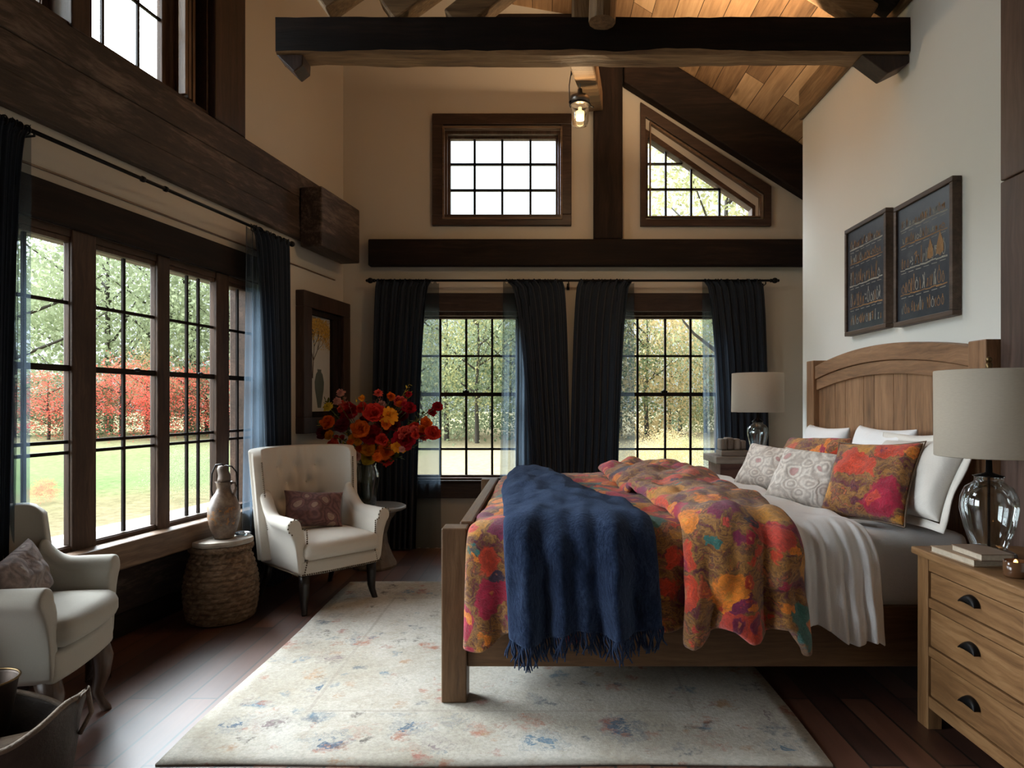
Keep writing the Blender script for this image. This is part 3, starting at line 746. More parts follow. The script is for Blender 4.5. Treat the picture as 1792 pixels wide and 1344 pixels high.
obj('slat_base', bx((fx1 + .01, BN + .06, .33), (1.92, BF - .06, .37)), bed_wood(1), bed, M=I)
HX0, HX1 = 1.975, 2.075
# headboard: posts, planks, two arched rails
def arch(y): return 1.60 + .095 * (1 - ((y - 3.93) / .95) ** 2)
obj('head_post', bx((HX0, 2.93, .0), (HX1 + .015, 3.055, 1.635)), head_wood(2), bed, M=I, bevel=.006)
obj('head_post', bx((HX0, 4.80, .0), (HX1 + .015, 4.925, 1.66)), head_wood(2), bed, M=I, bevel=.006)
def archrail(z_off0, z_off1, xa, xb):
    n = 24; ys = [3.056 + (4.799 - 3.056) * i / n for i in range(n + 1)]
    poly = [(y, arch(y) - z_off0) for y in ys] + [(y, arch(y) - z_off1) for y in reversed(ys)]
    return prism(NB(), poly, 'x', xa, xb)
obj('arch_rail', archrail(0, .095, HX0 + .01, HX1 - .01), head_wood(1), bed, M=I, bevel=.004)
obj('arch_rail', archrail(.097, .175, HX0 + .022, HX1 - .015), head_wood(1), bed, M=I, bevel=.004)
ws = [.21, .13, .24, .14, .22, .13, .25, .15, .27]; tot = sum(ws); y = 3.056; k = (4.799 - 3.056) / tot
for w_ in ws:
    y2 = y + w_ * k
    ar = min(arch(y), arch(y2))
    obj('head_plank', prism(NB(), [(y + .002, .35), (y2 - .002, .35), (y2 - .002, arch(y2) - .17), (y + .002, arch(y) - .17)], 'x', HX0 + .04, HX1 - .03), head_wood(2), bed, M=I, bevel=.004)
    y = y2
obj('head_batten', bx((HX1 - .029, 3.056, .4), (HX1 + .012, 4.799, .52)), head_wood(1), bed, M=I)

# mattress with fitted sheet
MZ0, MZ1 = .371, .755
def rbox(x0, x1, y0, y1, z0, z1, r, nx=24, ny=24, nz=6, wob=0.0):
    bm = NB(); bmesh.ops.create_cube(bm, size=1)
    bmesh.ops.subdivide_edges(bm, edges=bm.edges, cuts=12, use_grid_fill=True)
    cx, cy, cz_ = (x0 + x1) / 2, (y0 + y1) / 2, (z0 + z1) / 2; hx_, hy_, hz_ = (x1 - x0) / 2, (y1 - y0) / 2, (z1 - z0) / 2
    def sp_(t, h):      # push grid lines to the rounded edges
        s = 1 if t > 0 else -1; a = abs(t) * 2
        return s * (h - r * (1 - a) * 6 if a > 5 / 6 else (h - r) * a / (5 / 6))
    for v in bm.verts:
        p = Vector((sp_(v.co.x, hx_), sp_(v.co.y, hy_), sp_(v.co.z, hz_)))
        q = Vector((max(-hx_ + r, min(hx_ - r, p.x)), max(-hy_ + r, min(hy_ - r, p.y)), max(-hz_ + r, min(hz_ - r, p.z))))
        d = p - q
        if d.length > 1e-6: p = q + d.normalized() * r * min(1, d.length / r) if d.length > r else p
        p += Vector((cx, cy, cz_))
        if wob: p += wob * noise.noise_vector(p * 4)
        v.co = p
    return bm
obj('mattress', rbox(-.325, 1.965, BN + .065, BF - .07, MZ0, MZ1, .06, wob=.006), white_sheet, smooth=True, label='thick mattress in a white fitted sheet on the oak bed frame', cat='mattress')

# draped layers ------------------------------------------------------
def lerp_tab(t, tab):
    for (a, va), (b_, vb) in zip(tab, tab[1:]):
        if t <= b_: return va + (vb - va) * ((t - a) / max(1e-6, b_ - a))
    return tab[-1][1]
def drape(xl, xr, yfar, ynear, ztop, rad, hang, nu=50, nv=90, puff=0.0, fold=0.01, nf=7, seed=0.0, lump=.01, out=0.0, slump=0.0, fp=1.6):
    """xl, xr: tables over path fraction; hang(u): hanging length; cloth lies on top from yfar to ynear and hangs at the near side"""
    bm = NB()
    L1 = yfar - (ynear + rad)
    La = rad * pi / 2
    def f(u, v):
        Lt = L1 + La + hang(u)
        s = v * Lt
        hf = max(0, (s - L1) / max(.01, Lt - L1))
        x = lerp_tab(v, xl) * (1 - u) + lerp_tab(v, xr) * u
        if s < L1: p = Vector((x, yfar - s, ztop)); nrm = Vector((0, 0, 1))
        elif s < L1 + La:
            a = (s - L1) / rad; p = Vector((x, ynear + rad - rad * sin(a), ztop - rad + rad * cos(a))); nrm = Vector((0, -sin(a), cos(a)))
        else:
            h = s - L1 - La; p = Vector((x, ynear - out * h, ztop - rad - h)); nrm = Vector((0, -1, 0))
        edge = (max(0, 1 - (2 * u - 1) ** 2)) ** .4
        amp = puff * edge
        amp += fold * (hf ** fp) * sin(2 * pi * nf * u + seed + 1.2 * sin(3 * v + seed)) * 1.0
        amp += fold * .5 * (hf ** fp) * sin(2 * pi * nf * 1.7 * u + seed * 3)
        amp += lump * noise.noise(Vector((x * 5, s * 5, seed))) + lump * .5 * noise.noise(Vector((x * 13, s * 11, seed)))
        if s < L1: p.z -= slump * (s / L1 if False else (1 - s / L1)) 
        amp = max(amp, -.012)
        return p + nrm * amp
    return grid(bm, nu, nv, f)
comf = thing('comforter', 'autumn floral wool comforter in orange, crimson and teal folded back across the bed', 'comforter', (0.5, 3.9, MZ1))
obj('comforter_layer', drape([(0, -.31), (.5, -.31), (1, -.345)], [(0, .95), (1, .72)], 4.90, 2.865, MZ1 + .022, .10, lambda u: .30 + .04 * sin(u * 17) + (.10 if u < .16 else 0) * (1 - u / .16) + .03 * sin(u * 5), puff=.040, fold=.018, nf=5, seed=1.0, lump=.022), floral_mat, comf, M=I, smooth=True, solid=.03, sub=1)
obj('folded_top', drape([(0, .42), (.45, .50), (.75, .62), (1, .60)], [(0, 1.10), (.45, 1.10), (.75, 1.06), (1, 1.13)], 4.90, 2.80, MZ1 + .072, .16, lambda u: .31 + .035 * sin(u * 13 + 1) - .03 * sin(u * 3.1) + (.06 * max(0, (u - .8) / .2)), nu=60, puff=.075, fold=.035, nf=2.5, seed=2.2, lump=.05, fp=1.2), floral_mat, comf, M=I, smooth=True, solid=.045, sub=1)
# flat sheet folded over at the right of the comforter
obj('flat_sheet', drape([(0, 1.05), (.5, 1.07), (1, 1.14)], [(0, 1.36), (.5, 1.38), (.8, 1.44), (1, 1.49)], 4.90, 2.845, MZ1 + .045, .15, lambda u: .27 + .10 * u - .02 * sin(u * 9), nu=60, puff=.02, fold=.018, nf=5, seed=.4, lump=.02, fp=.9), white_sheet, smooth=True, solid=.008, sub=1,
    label='white flat sheet folded over beside the floral comforter, hanging down the bed side', cat='sheet')
# throw
th = thing('throw_blanket', 'navy blue mohair throw with fringe draped over the foot of the bed', 'blanket', (.15, 3.7, MZ1 + .1))
txl = [(0, -.24), (.35, -.25), (.6, -.20), (1, -.14)]; txr = [(0, .05), (.3, .20), (.55, .40), (.7, .46), (1, .50)]
def thang(u): return .325 + .02 * sin(u * 11) + .015 * sin(u * 5 + 1)
THP = dict(nu=80, nv=110, puff=.060, fold=.034, nf=3.2, seed=5.0, lump=.035, fp=.8)
obj('throw_cloth', drape(txl, txr, 4.86, 2.782, MZ1 + .066, .12, thang, **THP), throw_mat, th, M=I, smooth=True, solid=.014, sub=1)
fr = NB(); rnd = random.Random(4)
tmp = drape(txl, txr, 4.86, 2.782, MZ1 + .066, .12, thang, **THP)
tmp.verts.ensure_lookup_table()
base_row = [tmp.verts[i * (THP['nv'] + 1) + THP['nv']].co.copy() for i in range(THP['nu'] + 1)]
tmp.free()
for i in range(96):
    t = i / 95 * (len(base_row) - 1); a = base_row[int(t)]; b2 = base_row[min(int(t) + 1, len(base_row) - 1)]; p = a.lerp(b2, t - int(t))
    ln_ = .08 + .03 * rnd.random(); dx = rnd.uniform(-.022, .022); dy = rnd.uniform(-.015, .008)
    pts = [p + Vector((dx * q * q + .006 * sin(q * 6 + i), dy * q, -ln_ * q + .012)) for q in (0, .25, .5, .75, 1)]
    tube(fr, pts, [.0045, .0048, .0045, .004, .0025], 5)
obj('fringe', fr, throw_mat, th, M=I, smooth=True)

# pillows -----------------------------------------------------------
def pillow_bm(w, h, t, seed=0, pinch=.10, n=22, wr=.012):
    bm = NB(); rows = {}
    def P(i, j, s):
        u = -1 + 2 * i / n; v = -1 + 2 * j / n
        e = max(0, (1 - abs(u) ** 2.4) * (1 - abs(v) ** 2.4))
        x = u * w / 2 * (1 - pinch * (1 - v * v) * abs(u) ** 2); z = v * h / 2 * (1 - pinch * (1 - u * u) * abs(v) ** 2)
        y = s * t / 2 * e ** .42
        k = noise.noise(Vector((u * 2.1 + seed, v * 2.1, s * .5))) * wr * 1.8 + noise.noise(Vector((u * 6 + seed, v * 6, s))) * wr * .6
        return Vector((x, y + s * k * e ** .5, z))
    V = {}
    for s in (1, -1):
        for i in range(n + 1):
            for j in range(n + 1):
                bd = i in (0, n) or j in (0, n)
                if bd and s == -1: V[(s, i, j)] = V[(1, i, j)]; continue
                V[(s, i, j)] = bm.verts.new(P(i, j, s))
    for s in (1, -1):
        for i in range(n):
            for j in range(n):
                q = (V[(s, i, j)], V[(s, i + 1, j)], V[(s, i + 1, j + 1)], V[(s, i, j + 1)])
                bm.faces.new(q if s == 1 else q[::-1])
    return bm
def pmat(c, yaw, lean, roll):
    """pillow faces -x when yaw=0; lean tips its top back toward +x; roll turns it in its own plane (degrees)"""
    return Matrix.Translation(Vector(c)) @ Matrix.Rotation(radians(yaw) + pi / 2, 4, 'Z') @ Matrix.Rotation(radians(lean), 4, 'X') @ Matrix.Rotation(radians(roll), 4, 'Y')
def pipe_bm(w, h, pinch=.10, r=.004):
    pts = []
    for k in range(48):
        t = k / 48 * 4; sd = int(t); f = -1 + 2 * (t - sd)
        u, v = [(f, -1), (1, f), (-f, 1), (-1, -f)][sd]
        pts.append(Vector((u * w / 2 * (1 - pinch * (1 - v * v) * abs(u) ** 2), 0, v * h / 2 * (1 - pinch * (1 - u * u) * abs(v) ** 2))))
    pts.append(pts[0].copy()); return tube(NB(), pts, r, 6, cap=False)
def cushion(label, cat, c, yaw, lean, roll, w, h, t, mat, seed, piping=None, name='cushion', flange=None):
    M = pmat(c, yaw, lean, roll)
    if piping or flange:
        o = thing(name, label, cat, c)
        obj('cover', pillow_bm(w, h, t, seed), mat, o, M=M, smooth=True, sub=1)
        if piping: obj('piping', pipe_bm(w, h), piping, o, M=M, smooth=True)
        if flange:
            fb_ = NB()
            def ff(u, v, w=w, h=h):
                tt = u * 4; sd = int(tt) % 4; f = -1 + 2 * (tt - int(tt))
                a, b_ = [(f, -1), (1, f), (-f, 1), (-1, -f)][sd]
                ext = v * flange
                px_ = a * (w / 2 * (1 - .1 * (1 - b_ * b_) * abs(a) ** 2) + ext * .9); pz = b_ * (h / 2 * (1 - .1 * (1 - a * a) * abs(b_) ** 2) + ext * .9)
                return Vector((px_, .006 * sin(u * 50) * v, pz))
            grid(fb_, 64, 2, ff, wrap=True)
            obj('flange', fb_, mat, o, M=M, smooth=True, solid=.006)
    else:
        o = obj(name, pillow_bm(w, h, t, seed), mat, M=M, smooth=True, sub=1, label=label, cat=cat)
    return o
cushion('large ivory linen pillow with a flanged edge leaning on the headboard nearest the big lamp', 'pillow', (1.80, 3.22, .985), 8, 28, 3, .60, .42, .20, ivory_linen, 1, flange=.045, name='pillow')
cushion('white pillow standing behind the near floral cushion against the headboard', 'pillow', (1.87, 3.68, 1.00), 0, 14, 0, .64, .46, .16, white_sheet, 2, name='pillow')
cushion('white pillow at the far end of the headboard behind the far floral cushion', 'pillow', (1.87, 4.42, .99), 0, 14, 0, .64, .44, .16, white_sheet, 3, name='pillow')
cushion('big square floral cushion in crimson, orange and teal standing nearest the camera', 'cushion', (1.60, 3.22, .965), 30, 30, 4, .45, .44, .16, floral_pil, 4, piping=sill_wood(0))
cushion('floral cushion in coral and gold lying behind the paisley cushions at the far side', 'cushion', (1.70, 4.22, .965), 10, 30, 3, .66, .38, .18, floral_mat, 5)
cushion('cream paisley cushion on the left of the pair, farther from the camera', 'cushion', (1.46, 4.28, .925), 34, 32, -4, .42, .34, .14, cream_pais, 6)
cushion('cream paisley cushion on the right of the pair, next to the big floral cushion', 'cushion', (1.47, 3.68, .93), 36, 32, -4, .42, .36, .15, cream_pais, 7.7)

# ================================================================== nightstands, lamps
def cup_pull():
    bm = NB()
    def f(u, v):
        a = pi * u; r = .047; b_ = v * pi / 2
        return Vector((-.024 * sin(b_), r * cos(a), .034 * sin(a) * cos(b_ * .9) - .006))
    grid(bm, 14, 6, f)
    return bm
ns = thing('nightstand', 'oak nightstand with three drawers and black cup pulls beside the near side of the bed', 'nightstand', (1.8, 2.46, 0))
nx0, nx1, ny0, ny1, nzt = 1.59, 2.03, 2.10, 2.79, .741
obj('nightstand_top', bx((nx0 - .022, ny0 - .015, nzt - .030), (nx1, ny1 + .012, nzt)), pine_wood(1), ns, M=I, bevel=.006)
for (a, c_) in ((ny1 - .075, ny1), (ny0, ny0 + .075)):
    obj('leg', bx((nx0, a, 0), (nx0 + .06, c_, nzt - .031)), pine_wood(2), ns, M=I, bevel=.003)
    obj('leg', bx((nx1 - .07, a, 0), (nx1 - .01, c_, nzt - .031)), pine_wood(2), ns, M=I, bevel=.003)
dz = [(.545, .655), (.345, .505), (.14, .305)]
for z0_, z1_ in ((.656, .710), (.506, .544), (.306, .344), (.09, .139)):
    obj('front_rail', bx((nx0 + .003, ny0 + .076, z0_), (nx0 + .035, ny1 - .076, z1_)), pine_wood(1), ns, M=I, bevel=.002)
for z0_, z1_ in dz:
    dr = obj('drawer', bx((nx0 + .008, ny0 + .081, z0_ + .004), (nx0 + .30, ny1 - .081, z1_ - .004)), pine_wood(1), ns, M=I, bevel=.003)
    pl = obj('cup_pull', cup_pull(), black_metal, dr, M=xf((nx0 + .007, (ny0 + ny1) / 2, (z0_ + z1_) / 2 + .005)), smooth=True, solid=.003)
obj('side_panel', bx((nx0 + .061, ny0 + .01, .12), (nx1 - .071, ny0 + .03, nzt - .031)), pine_wood(2), ns, M=I)
obj('side_panel', bx((nx0 + .061, ny1 - .03, .12), (nx1 - .071, ny1 - .01, nzt - .031)), pine_wood(2), ns, M=I)
obj('back_panel', bx((nx1 - .009, ny0 + .02, .1), (nx1, ny1 - .02, nzt - .031)), pine_wood(2), ns, M=I)

shade_mat = bpy.data.materials.new('linen_shade'); shade_mat.use_nodes = True
nt = shade_mat.node_tree; g = G(nt); b = nt.nodes['Principled BSDF']
o = g.obj(); wv = g.noise(g.mapping(o, (1, 1, 6)), 60, 3)
cc = g.mix(wv, (0.50, 0.43, 0.34), (0.60, 0.53, 0.43))
g.put(b.inputs['Base Color'], cc); b.inputs['Roughness'].default_value = .95
tr = g.n('ShaderNodeBsdfTranslucent', i0=cc); mx = g.n('ShaderNodeMixShader', i0=.22, i1=b.outputs[0], i2=tr.outputs[0])
g.put(b.inputs['Normal'], g.bump(wv, .2, .002))
nt.links.new(mx.outputs[0], nt.nodes['Material Output'].inputs[0])
brass = plain('aged_brass', (0.20, 0.13, 0.06), .4, .9, .2, 10, .1)
bottle_grey = glass_mat('ribbed_glass', (0.66, 0.72, 0.73), .9, .45, .08)
lamp = thing('table_lamp', 'large table lamp with linen drum shade and clear glass jar base on the near nightstand', 'lamp', (1.765, 2.60, nzt))
LMx = xf((1.765, 2.60, nzt))
bm = NB(); lathe(bm, [(.186, .398), (.188, .40), (.190, .735), (.188, .737)], seg=64, cap=False)
obj('lamp_shade', bm, shade_mat, lamp, M=LMx, smooth=True, solid=.003)
bm = NB(); lathe(bm, [(.001, .735), (.012, .735), (.012, .765), (.001, .77)], seg=12); ball(bm, (0, 0, .78), .012)
for a in (0, 2.1, 4.2): tube(bm, [(0, 0, .73), (.187 * cos(a), .187 * sin(a), .73)], .002, 5)
obj('finial', bm, brass, lamp, M=LMx, smooth=True)
bm = NB(); lathe(bm, [(.055, .035), (.062, .04), (.088, .12), (.102, .19), (.099, .235), (.082, .275), (.058, .292), (.050, .30), (.050, .315), (.056, .32)], seg=40)
obj('glass_jar', bm, jar_mat, lamp, M=LMx, smooth=True)
bm = NB(); tube(bm, [(0, 0, .03), (0, 0, .735)], .005, 8); lathe(bm, [(.050, .318), (.052, .321), (.03, .328), (.012, .335), (.010, .40), (.001, .41)], seg=20)
obj('stem', bm, black_metal, lamp, M=LMx, smooth=True)
bm = NB()
for a in (.5,): tube(bm, [(.05 * cos(a), .05 * sin(a), .31), (.078 * cos(a), .078 * sin(a), .312), (.08 * cos(a), .08 * sin(a), .285)], .006, 6)
obj('jar_lug', bm, jar_mat, lamp, M=LMx, smooth=True)
bm = NB(); a = 3.6; tube(bm, [(.05 * cos(a), .05 * sin(a), .31), (.078 * cos(a), .078 * sin(a), .312), (.08 * cos(a), .08 * sin(a), .285)], .006, 6)
obj('jar_lug', bm, jar_mat, lamp, M=LMx, smooth=True)
bm = NB(); lathe(bm, [(.085, 0), (.095, .004), (.092, .02), (.06, .034), (.001, .035)], seg=32)
obj('lamp_foot', bm, bottle_grey, lamp, M=LMx, smooth=True)
bm = NB(); ball(bm, (0, 0, .52), .03, 12, 8, (1, 1, 1.3)); lathe(bm, [(.014, .42), (.014, .49)], seg=10)
obj('bulb', bm, jar_mat, lamp, M=LMx, smooth=True)
# candle inside the view of the jar
cm = plain('candle_wax', (0.75, 0.66, 0.5), .5, 0, .05)
page_mat = plain('page_edges', (0.50, 0.42, 0.32), .9, 0, .2, 60)
def book(label, c, rz, w, dp, t, col, group=None):
    o = thing('book', label, 'book', c, rz, group)
    cov = plain('cover_' + str(round(col[0] * 100)), col, .6)
    q = NB(); box(q, (-w / 2, -dp / 2, 0), (w / 2, dp / 2, .003)); box(q, (-w / 2, -dp / 2, t - .003), (w / 2, dp / 2, t)); box(q, (w / 2 - .003, -dp / 2, .0031), (w / 2, dp / 2, t - .0031))
    obj('book_cover', q, cov, o, bevel=.0008)
    obj('pages', bx((-w / 2 + .004, -dp / 2 + .004, .0032), (w / 2 - .004, dp / 2 - .004, t - .0032)), page_mat, o)
    return o
book('tan book at the bottom of the pair beside the large lamp', (1.655, 2.565, nzt + .0005), .06, .13, .25, .026, (0.36, 0.25, 0.16))
book('brown book lying on the tan book beside the large lamp', (1.668, 2.50, nzt + .027), .0, .12, .18, .026, (0.20, 0.13, 0.085))
tl = thing('candle_holder', 'small amber glass candle holder glowing beside the books on the near nightstand', 'candle holder', (1.655, 2.30, nzt + .001))
amber, g_, b_ = newmat('amber_glass'); b_.inputs['Base Color'].default_value = (0.10, 0.045, 0.02, 1); b_.inputs['Roughness'].default_value = .15
bm = NB(); lathe(bm, [(.034, 0), (.038, .006), (.038, .055), (.035, .056), (.034, .010), (.001, .009)], seg=28)
obj('holder', bm, amber, tl, smooth=True)
fm = bpy.data.materials.new('flame'); fm.use_nodes = True; fm.node_tree.nodes['Principled BSDF'].inputs['Emission Color'].default_value = (1, .42, .08, 1); fm.node_tree.nodes['Principled BSDF'].inputs['Emission Strength'].default_value = 5
bm = NB(); lathe(bm, [(.030, .010), (.030, .035), (.001, .036)], seg=20); obj('wax', bm, cm, tl, smooth=True)
bm = NB(); ball(bm, (0, 0, .048), .007, 8, 6, (1, 1, 1.8)); obj('flame', bm, fm, tl, smooth=True)

# far nightstand
grey_wood = lambda a=0: wood('greyed_oak', (0.07, 0.055, 0.042), (0.18, 0.145, 0.115), (0.33, 0.28, 0.23), a, .7)
fs = thing('nightstand', 'greyed wooden nightstand behind the far side of the bed', 'nightstand', (1.62, 5.32, 0))
obj('nightstand_top', bx((1.345, 5.10, .875), (1.97, 5.52, .93)), grey_wood(0), fs, M=I, bevel=.006)
obj('nightstand_body', bx((1.385, 5.13, .25), (1.94, 5.50, .874)), wood('red_brown_wood', (.03, .012, .009), (.09, .035, .025), (.17, .08, .055), 0), fs, M=I, bevel=.004)
for x in (1.385, 1.89):
    for y in (5.13, 5.45): obj('leg', bx((x, y, 0), (x + .05, y + .05, .249)), grey_wood(2), fs, M=I)
cb = thing('wooden_box', 'carved pale wooden box on the far nightstand beside the glass lamp', 'box', (1.52, 5.25, .931))
obj('box_body', bx((1.40, 5.16, .931), (1.62, 5.32, .975)), grey_wood(0), cb, M=I, bevel=.008)
bm = NB(); rnd = random.Random(2)
for i, (x, z, r) in enumerate(((1.43, 1.03, .05), (1.48, 1.035, .055), (1.54, 1.03, .05), (1.59, 1.02, .045))):
    box(bm, (x - r * .55, 5.18 + .01 * i, .976), (x + r * .55, 5.30, z + r * .7))
obj('carving', bm, grey_wood(2), cb, M=I, bevel=.012)
l2 = thing('table_lamp', 'smaller table lamp with linen drum shade and ribbed glass base on the far nightstand', 'lamp', (1.735, 5.31, .931))
M2 = xf((1.735, 5.31, .931))
bm = NB(); lathe(bm, [(.202, .345), (.204, .347), (.200, .655), (.198, .657)], seg=48, cap=False); obj('lamp_shade', bm, shade_mat, l2, M=M2, smooth=True, solid=.003)
bm = NB(); lathe(bm, [(.05, 0), (.058, .01), (.062, .08), (.082, .17), (.080, .215), (.060, .24), (.040, .25), (.042, .262)], seg=36, fn=lambda a, z, r: r * (1 + .035 * sin(a * 9 + z * 60)))
obj('glass_base', bm, bottle_grey, l2, M=M2, smooth=True)
bm = NB(); lathe(bm, [(.042, .262), (.045, .27), (.02, .29), (.012, .30), (.012, .36), (.001, .37)], seg=16); tube(bm, [(0, 0, .35), (0, 0, .655)], .004, 6)
for a in (0, 2.1, 4.2): tube(bm, [(0, 0, .65), (.199 * cos(a), .199 * sin(a), .65)], .002, 5)
obj('stem', bm, black_metal, l2, M=M2, smooth=True)

# ================================================================== pictures on the right wall
chalk = plain('chalk_white', (0.42, 0.41, 0.36), .9, 0, .3, 40)
ochre = plain('ochre_ink', (0.36, 0.21, 0.10), .9, 0, .3, 40)
slate, g, b = newmat('slate_canvas'); o = g.obj()
g.put(b.inputs['Base Color'], g.ramp(g.noise(o, 9, 5, .7), [(.3, (.020, .025, .036)), (.6, (.040, .045, .058)), (.8, (.10, .10, .10))])); b.inputs['Roughness'].default_value = .35
frame_w = lambda a=0: wood('brown_frame', (.03, .018, .012), (.085, .052, .036), (.15, .10, .07), a, .5)
def art(label, ya, yb, z0_, z1_, seed, sails):
    o = thing('framed_picture', label, 'picture', (RWX, (ya + yb) / 2, z0_))
    # ya = far edge, yb = near edge (smaller y)
    xo = RWX - .05
    f = NB(); w_ = .028
    for a, b_ in (((xo, yb, z0_), (RWX - .001, ya, z0_ + w_)), ((xo, yb, z1_ - w_), (RWX - .001, ya, z1_)), ((xo, yb, z0_ + w_), (RWX - .001, yb + w_, z1_ - w_)), ((xo, ya - w_, z0_ + w_), (RWX - .001, ya, z1_ - w_))): box(f, a, b_)
    obj('frame', f, frame_w(1), o, M=I, bevel=.004)
    xc = xo + .012
    obj('canvas', bx((xc, yb + w_, z0_ + w_), (RWX - .002, ya - w_, z1_ - w_)), slate, o, M=I)
    cw, co_ = NB(), NB(); r = random.Random(seed)
    y0, y1, za, zb_ = ya - w_ - .03, yb + w_ + .03, z0_ + w_ + .03, z1_ - w_ - .03
    def st(bm, u0, v0, u1, v1, t=.003):
        P_ = lambda u, v: Vector((xc - .0008, y0 + (y1 - y0) * u, za + (zb_ - za) * v))
        a, b_ = P_(u0, v0), P_(u1, v1); d_ = (b_ - a)
        if d_.length < 1e-5: return
        nn = Vector((0, -d_.z, d_.y)).normalized() * t
        vs = [bm.verts.new(q) for q in (a - nn, a + nn, b_ + nn, b_ - nn)]; bm.faces.new(vs)
    rows = [.0, .20, .44, .68, .84, 1.0]
    for i, v in enumerate(rows[1:5]):
        for k in range(9): st(cw if i % 2 else co_, k / 9, v + r.uniform(-.006, .006), (k + 1) / 9, v + r.uniform(-.006, .006), r.uniform(.002, .005))
        for k in range(6): st(cw, k / 6 + .02, v - .03, (k + .8) / 6, v - .03 + r.uniform(-.004, .004), .0015)
    for i in range(5):
        v0, v1 = rows[i] + .015, rows[i + 1] - .05
        u = .03
        while u < .93:
            wq = r.uniform(.02, .07); hq = r.uniform(.45, 1.0) * (v1 - v0); tgt = r.choice((cw, co_, co_))
            kind = r.random()
            if kind < .45:
                for _ in range(3): st(tgt, u + r.uniform(0, wq), v0, u + r.uniform(0, wq), v0 + hq * r.uniform(.6, 1), r.uniform(.0012, .003))
            elif kind < .75:
                n_ = 9
                for q in range(n_):
                    a0, a1 = 2 * pi * q / n_, 2 * pi * (q + 1) / n_
                    st(tgt, u + wq / 2 + wq * .5 * cos(a0), v0 + hq * .4 + hq * .38 * sin(a0), u + wq / 2 + wq * .5 * cos(a1), v0 + hq * .4 + hq * .38 * sin(a1), .002)
                st(tgt, u + wq / 2, v0 + hq * .78, u + wq / 2, v0 + hq, .003)
            else:
                for q in range(5): st(tgt, u + r.uniform(0, wq), v0 + r.uniform(0, hq), u + r.uniform(0, wq), v0 + r.uniform(0, hq), r.uniform(.002, .005))
            u += wq + r.uniform(.008, .03)
    for (u, v, w2_, h2_) in sails:
        P_ = lambda a, b_: (xc - .0012, y0 + (y1 - y0) * (u + a * w2_), za + (zb_ - za) * (v + b_ * h2_))
        co_.faces.new([co_.verts.new(P_(*q)) for q in ((0, .08), (.5, 0), (1, .1), (.95, .5), (.5, 1), (.1, .45))])
    obj('chalk_drawing', cw, chalk, o, M=I); obj('ochre_drawing', co_, ochre, o, M=I)
    return o
art('left and smaller looking of two framed dark prints above the bed, with sketched shelves', 4.47, 3.93, 1.80, 2.52, 3, [])
art('right framed dark print above the bed, with two ochre sail shapes', 3.845, 3.29, 1.79, 2.49, 8, [(.60, .46, .12, .19), (.78, .47, .15, .21)])
# ================================================================== curtains
def cloth_mat(name, col, trans, tl=.25, sheen=.2):
    m = bpy.data.materials.new(name); m.use_nodes = True; nt = m.node_tree; g = G(nt); b = nt.nodes['Principled BSDF']
    o = g.obj(); wv = g.noise(g.mapping(o, (6, 6, 1)), 40, 3)
    c = g.mix(wv, tuple(x * .75 for x in col), tuple(x * 1.25 for x in col))
    g.put(b.inputs['Base Color'], c); b.inputs['Roughness'].default_value = .95; b.inputs['Specular IOR Level'].default_value = .1
    b.inputs['Sheen Weight'].default_value = sheen
    t = g.n('ShaderNodeBsdfTranslucent', i0=tuple(min(1, x * 2.2) for x in col)); mx = g.n('ShaderNodeMixShader', i0=tl, i1=b.outputs[0], i2=t.outputs[0])
    out = mx.outputs[0]
    if trans > 0:
        tp = g.n('ShaderNodeBsdfTransparent', i0=(.82, .88, .92)); m2 = g.n('ShaderNodeMixShader', i0=trans, i1=out, i2=tp.outputs[0]); out = m2.outputs[0]
    nt.links.new(out, nt.nodes['Material Output'].inputs[0])
    return m
navy = cloth_mat('navy_curtain_linen', (0.020, 0.027, 0.038), 0.0, .12)
sheer = cloth_mat('slate_blue_voile', (0.050, 0.068, 0.088), 0.48, .6)
def curtain_bm(xt0, xt1, xb0, xb1, zt_, zb_, folds, amp, d, seed=0, nu=None, nv=40, tap=1.3):
    """hanging cloth in a frame: x along the wall, y distance from it"""
    nu = nu or folds * 12
    def f(u, v):
        z = zt_ + (zb_ - zt_) * v
        s = v ** tap
        uu = u + .012 * sin(9 * v + seed) * sin(pi * u)
        x = (xt0 + (xt1 - xt0) * uu) * (1 - s) + (xb0 + (xb1 - xb0) * uu) * s
        a = amp * (.75 + .5 * noise.noise(Vector((u * 4, v * .7, seed)))) * (.6 + .5 * v)
        y = d + a * sin(2 * pi * folds * u + 1.0 * sin(3.3 * u * folds / 3 + seed) + .35 * sin(2.2 * v + u * 9)) + .008 * sin(2 * pi * folds * 2.3 * u + seed)
        if v < .02: z += .012 * sin(2 * pi * folds * u * 1.5)
        return Vector((x, y, z))
    return grid(NB(), nu, nv, f)
def curtain(label, M, xt0, xt1, xb0, xb1, zt_, zb_, sheer_at, group, folds=7, sx=None, rod_z=None, seed=0, d=.10):
    mid = (xb0 + xb1) / 2
    root = thing('curtain', label, 'curtain', M @ Vector((mid, d, zb_)), 0, group)
    obj('curtain_panel', curtain_bm(xt0, xt1, xb0, xb1, zt_, zb_, folds, .026, d, seed, tap=.38), navy, root, M=M, smooth=True)
    if sx:
        obj('sheer_panel', curtain_bm(sx[0], sx[1], sx[2], sx[3], zt_ - .02, zb_ + .01, max(2, int(abs(sx[1] - sx[0]) / .07)), .017, d - .012, seed + 3), sheer, root, M=M, smooth=True)
    for k in range(6):
        x = xt0 + (xt1 - xt0) * (k + .5) / 6
        obj('curtain_ring', torus(NB(), (x, d, rod_z - .006), .021, .0035, 'x', 16, 6), black_metal, root, M=M, smooth=True)
    return root
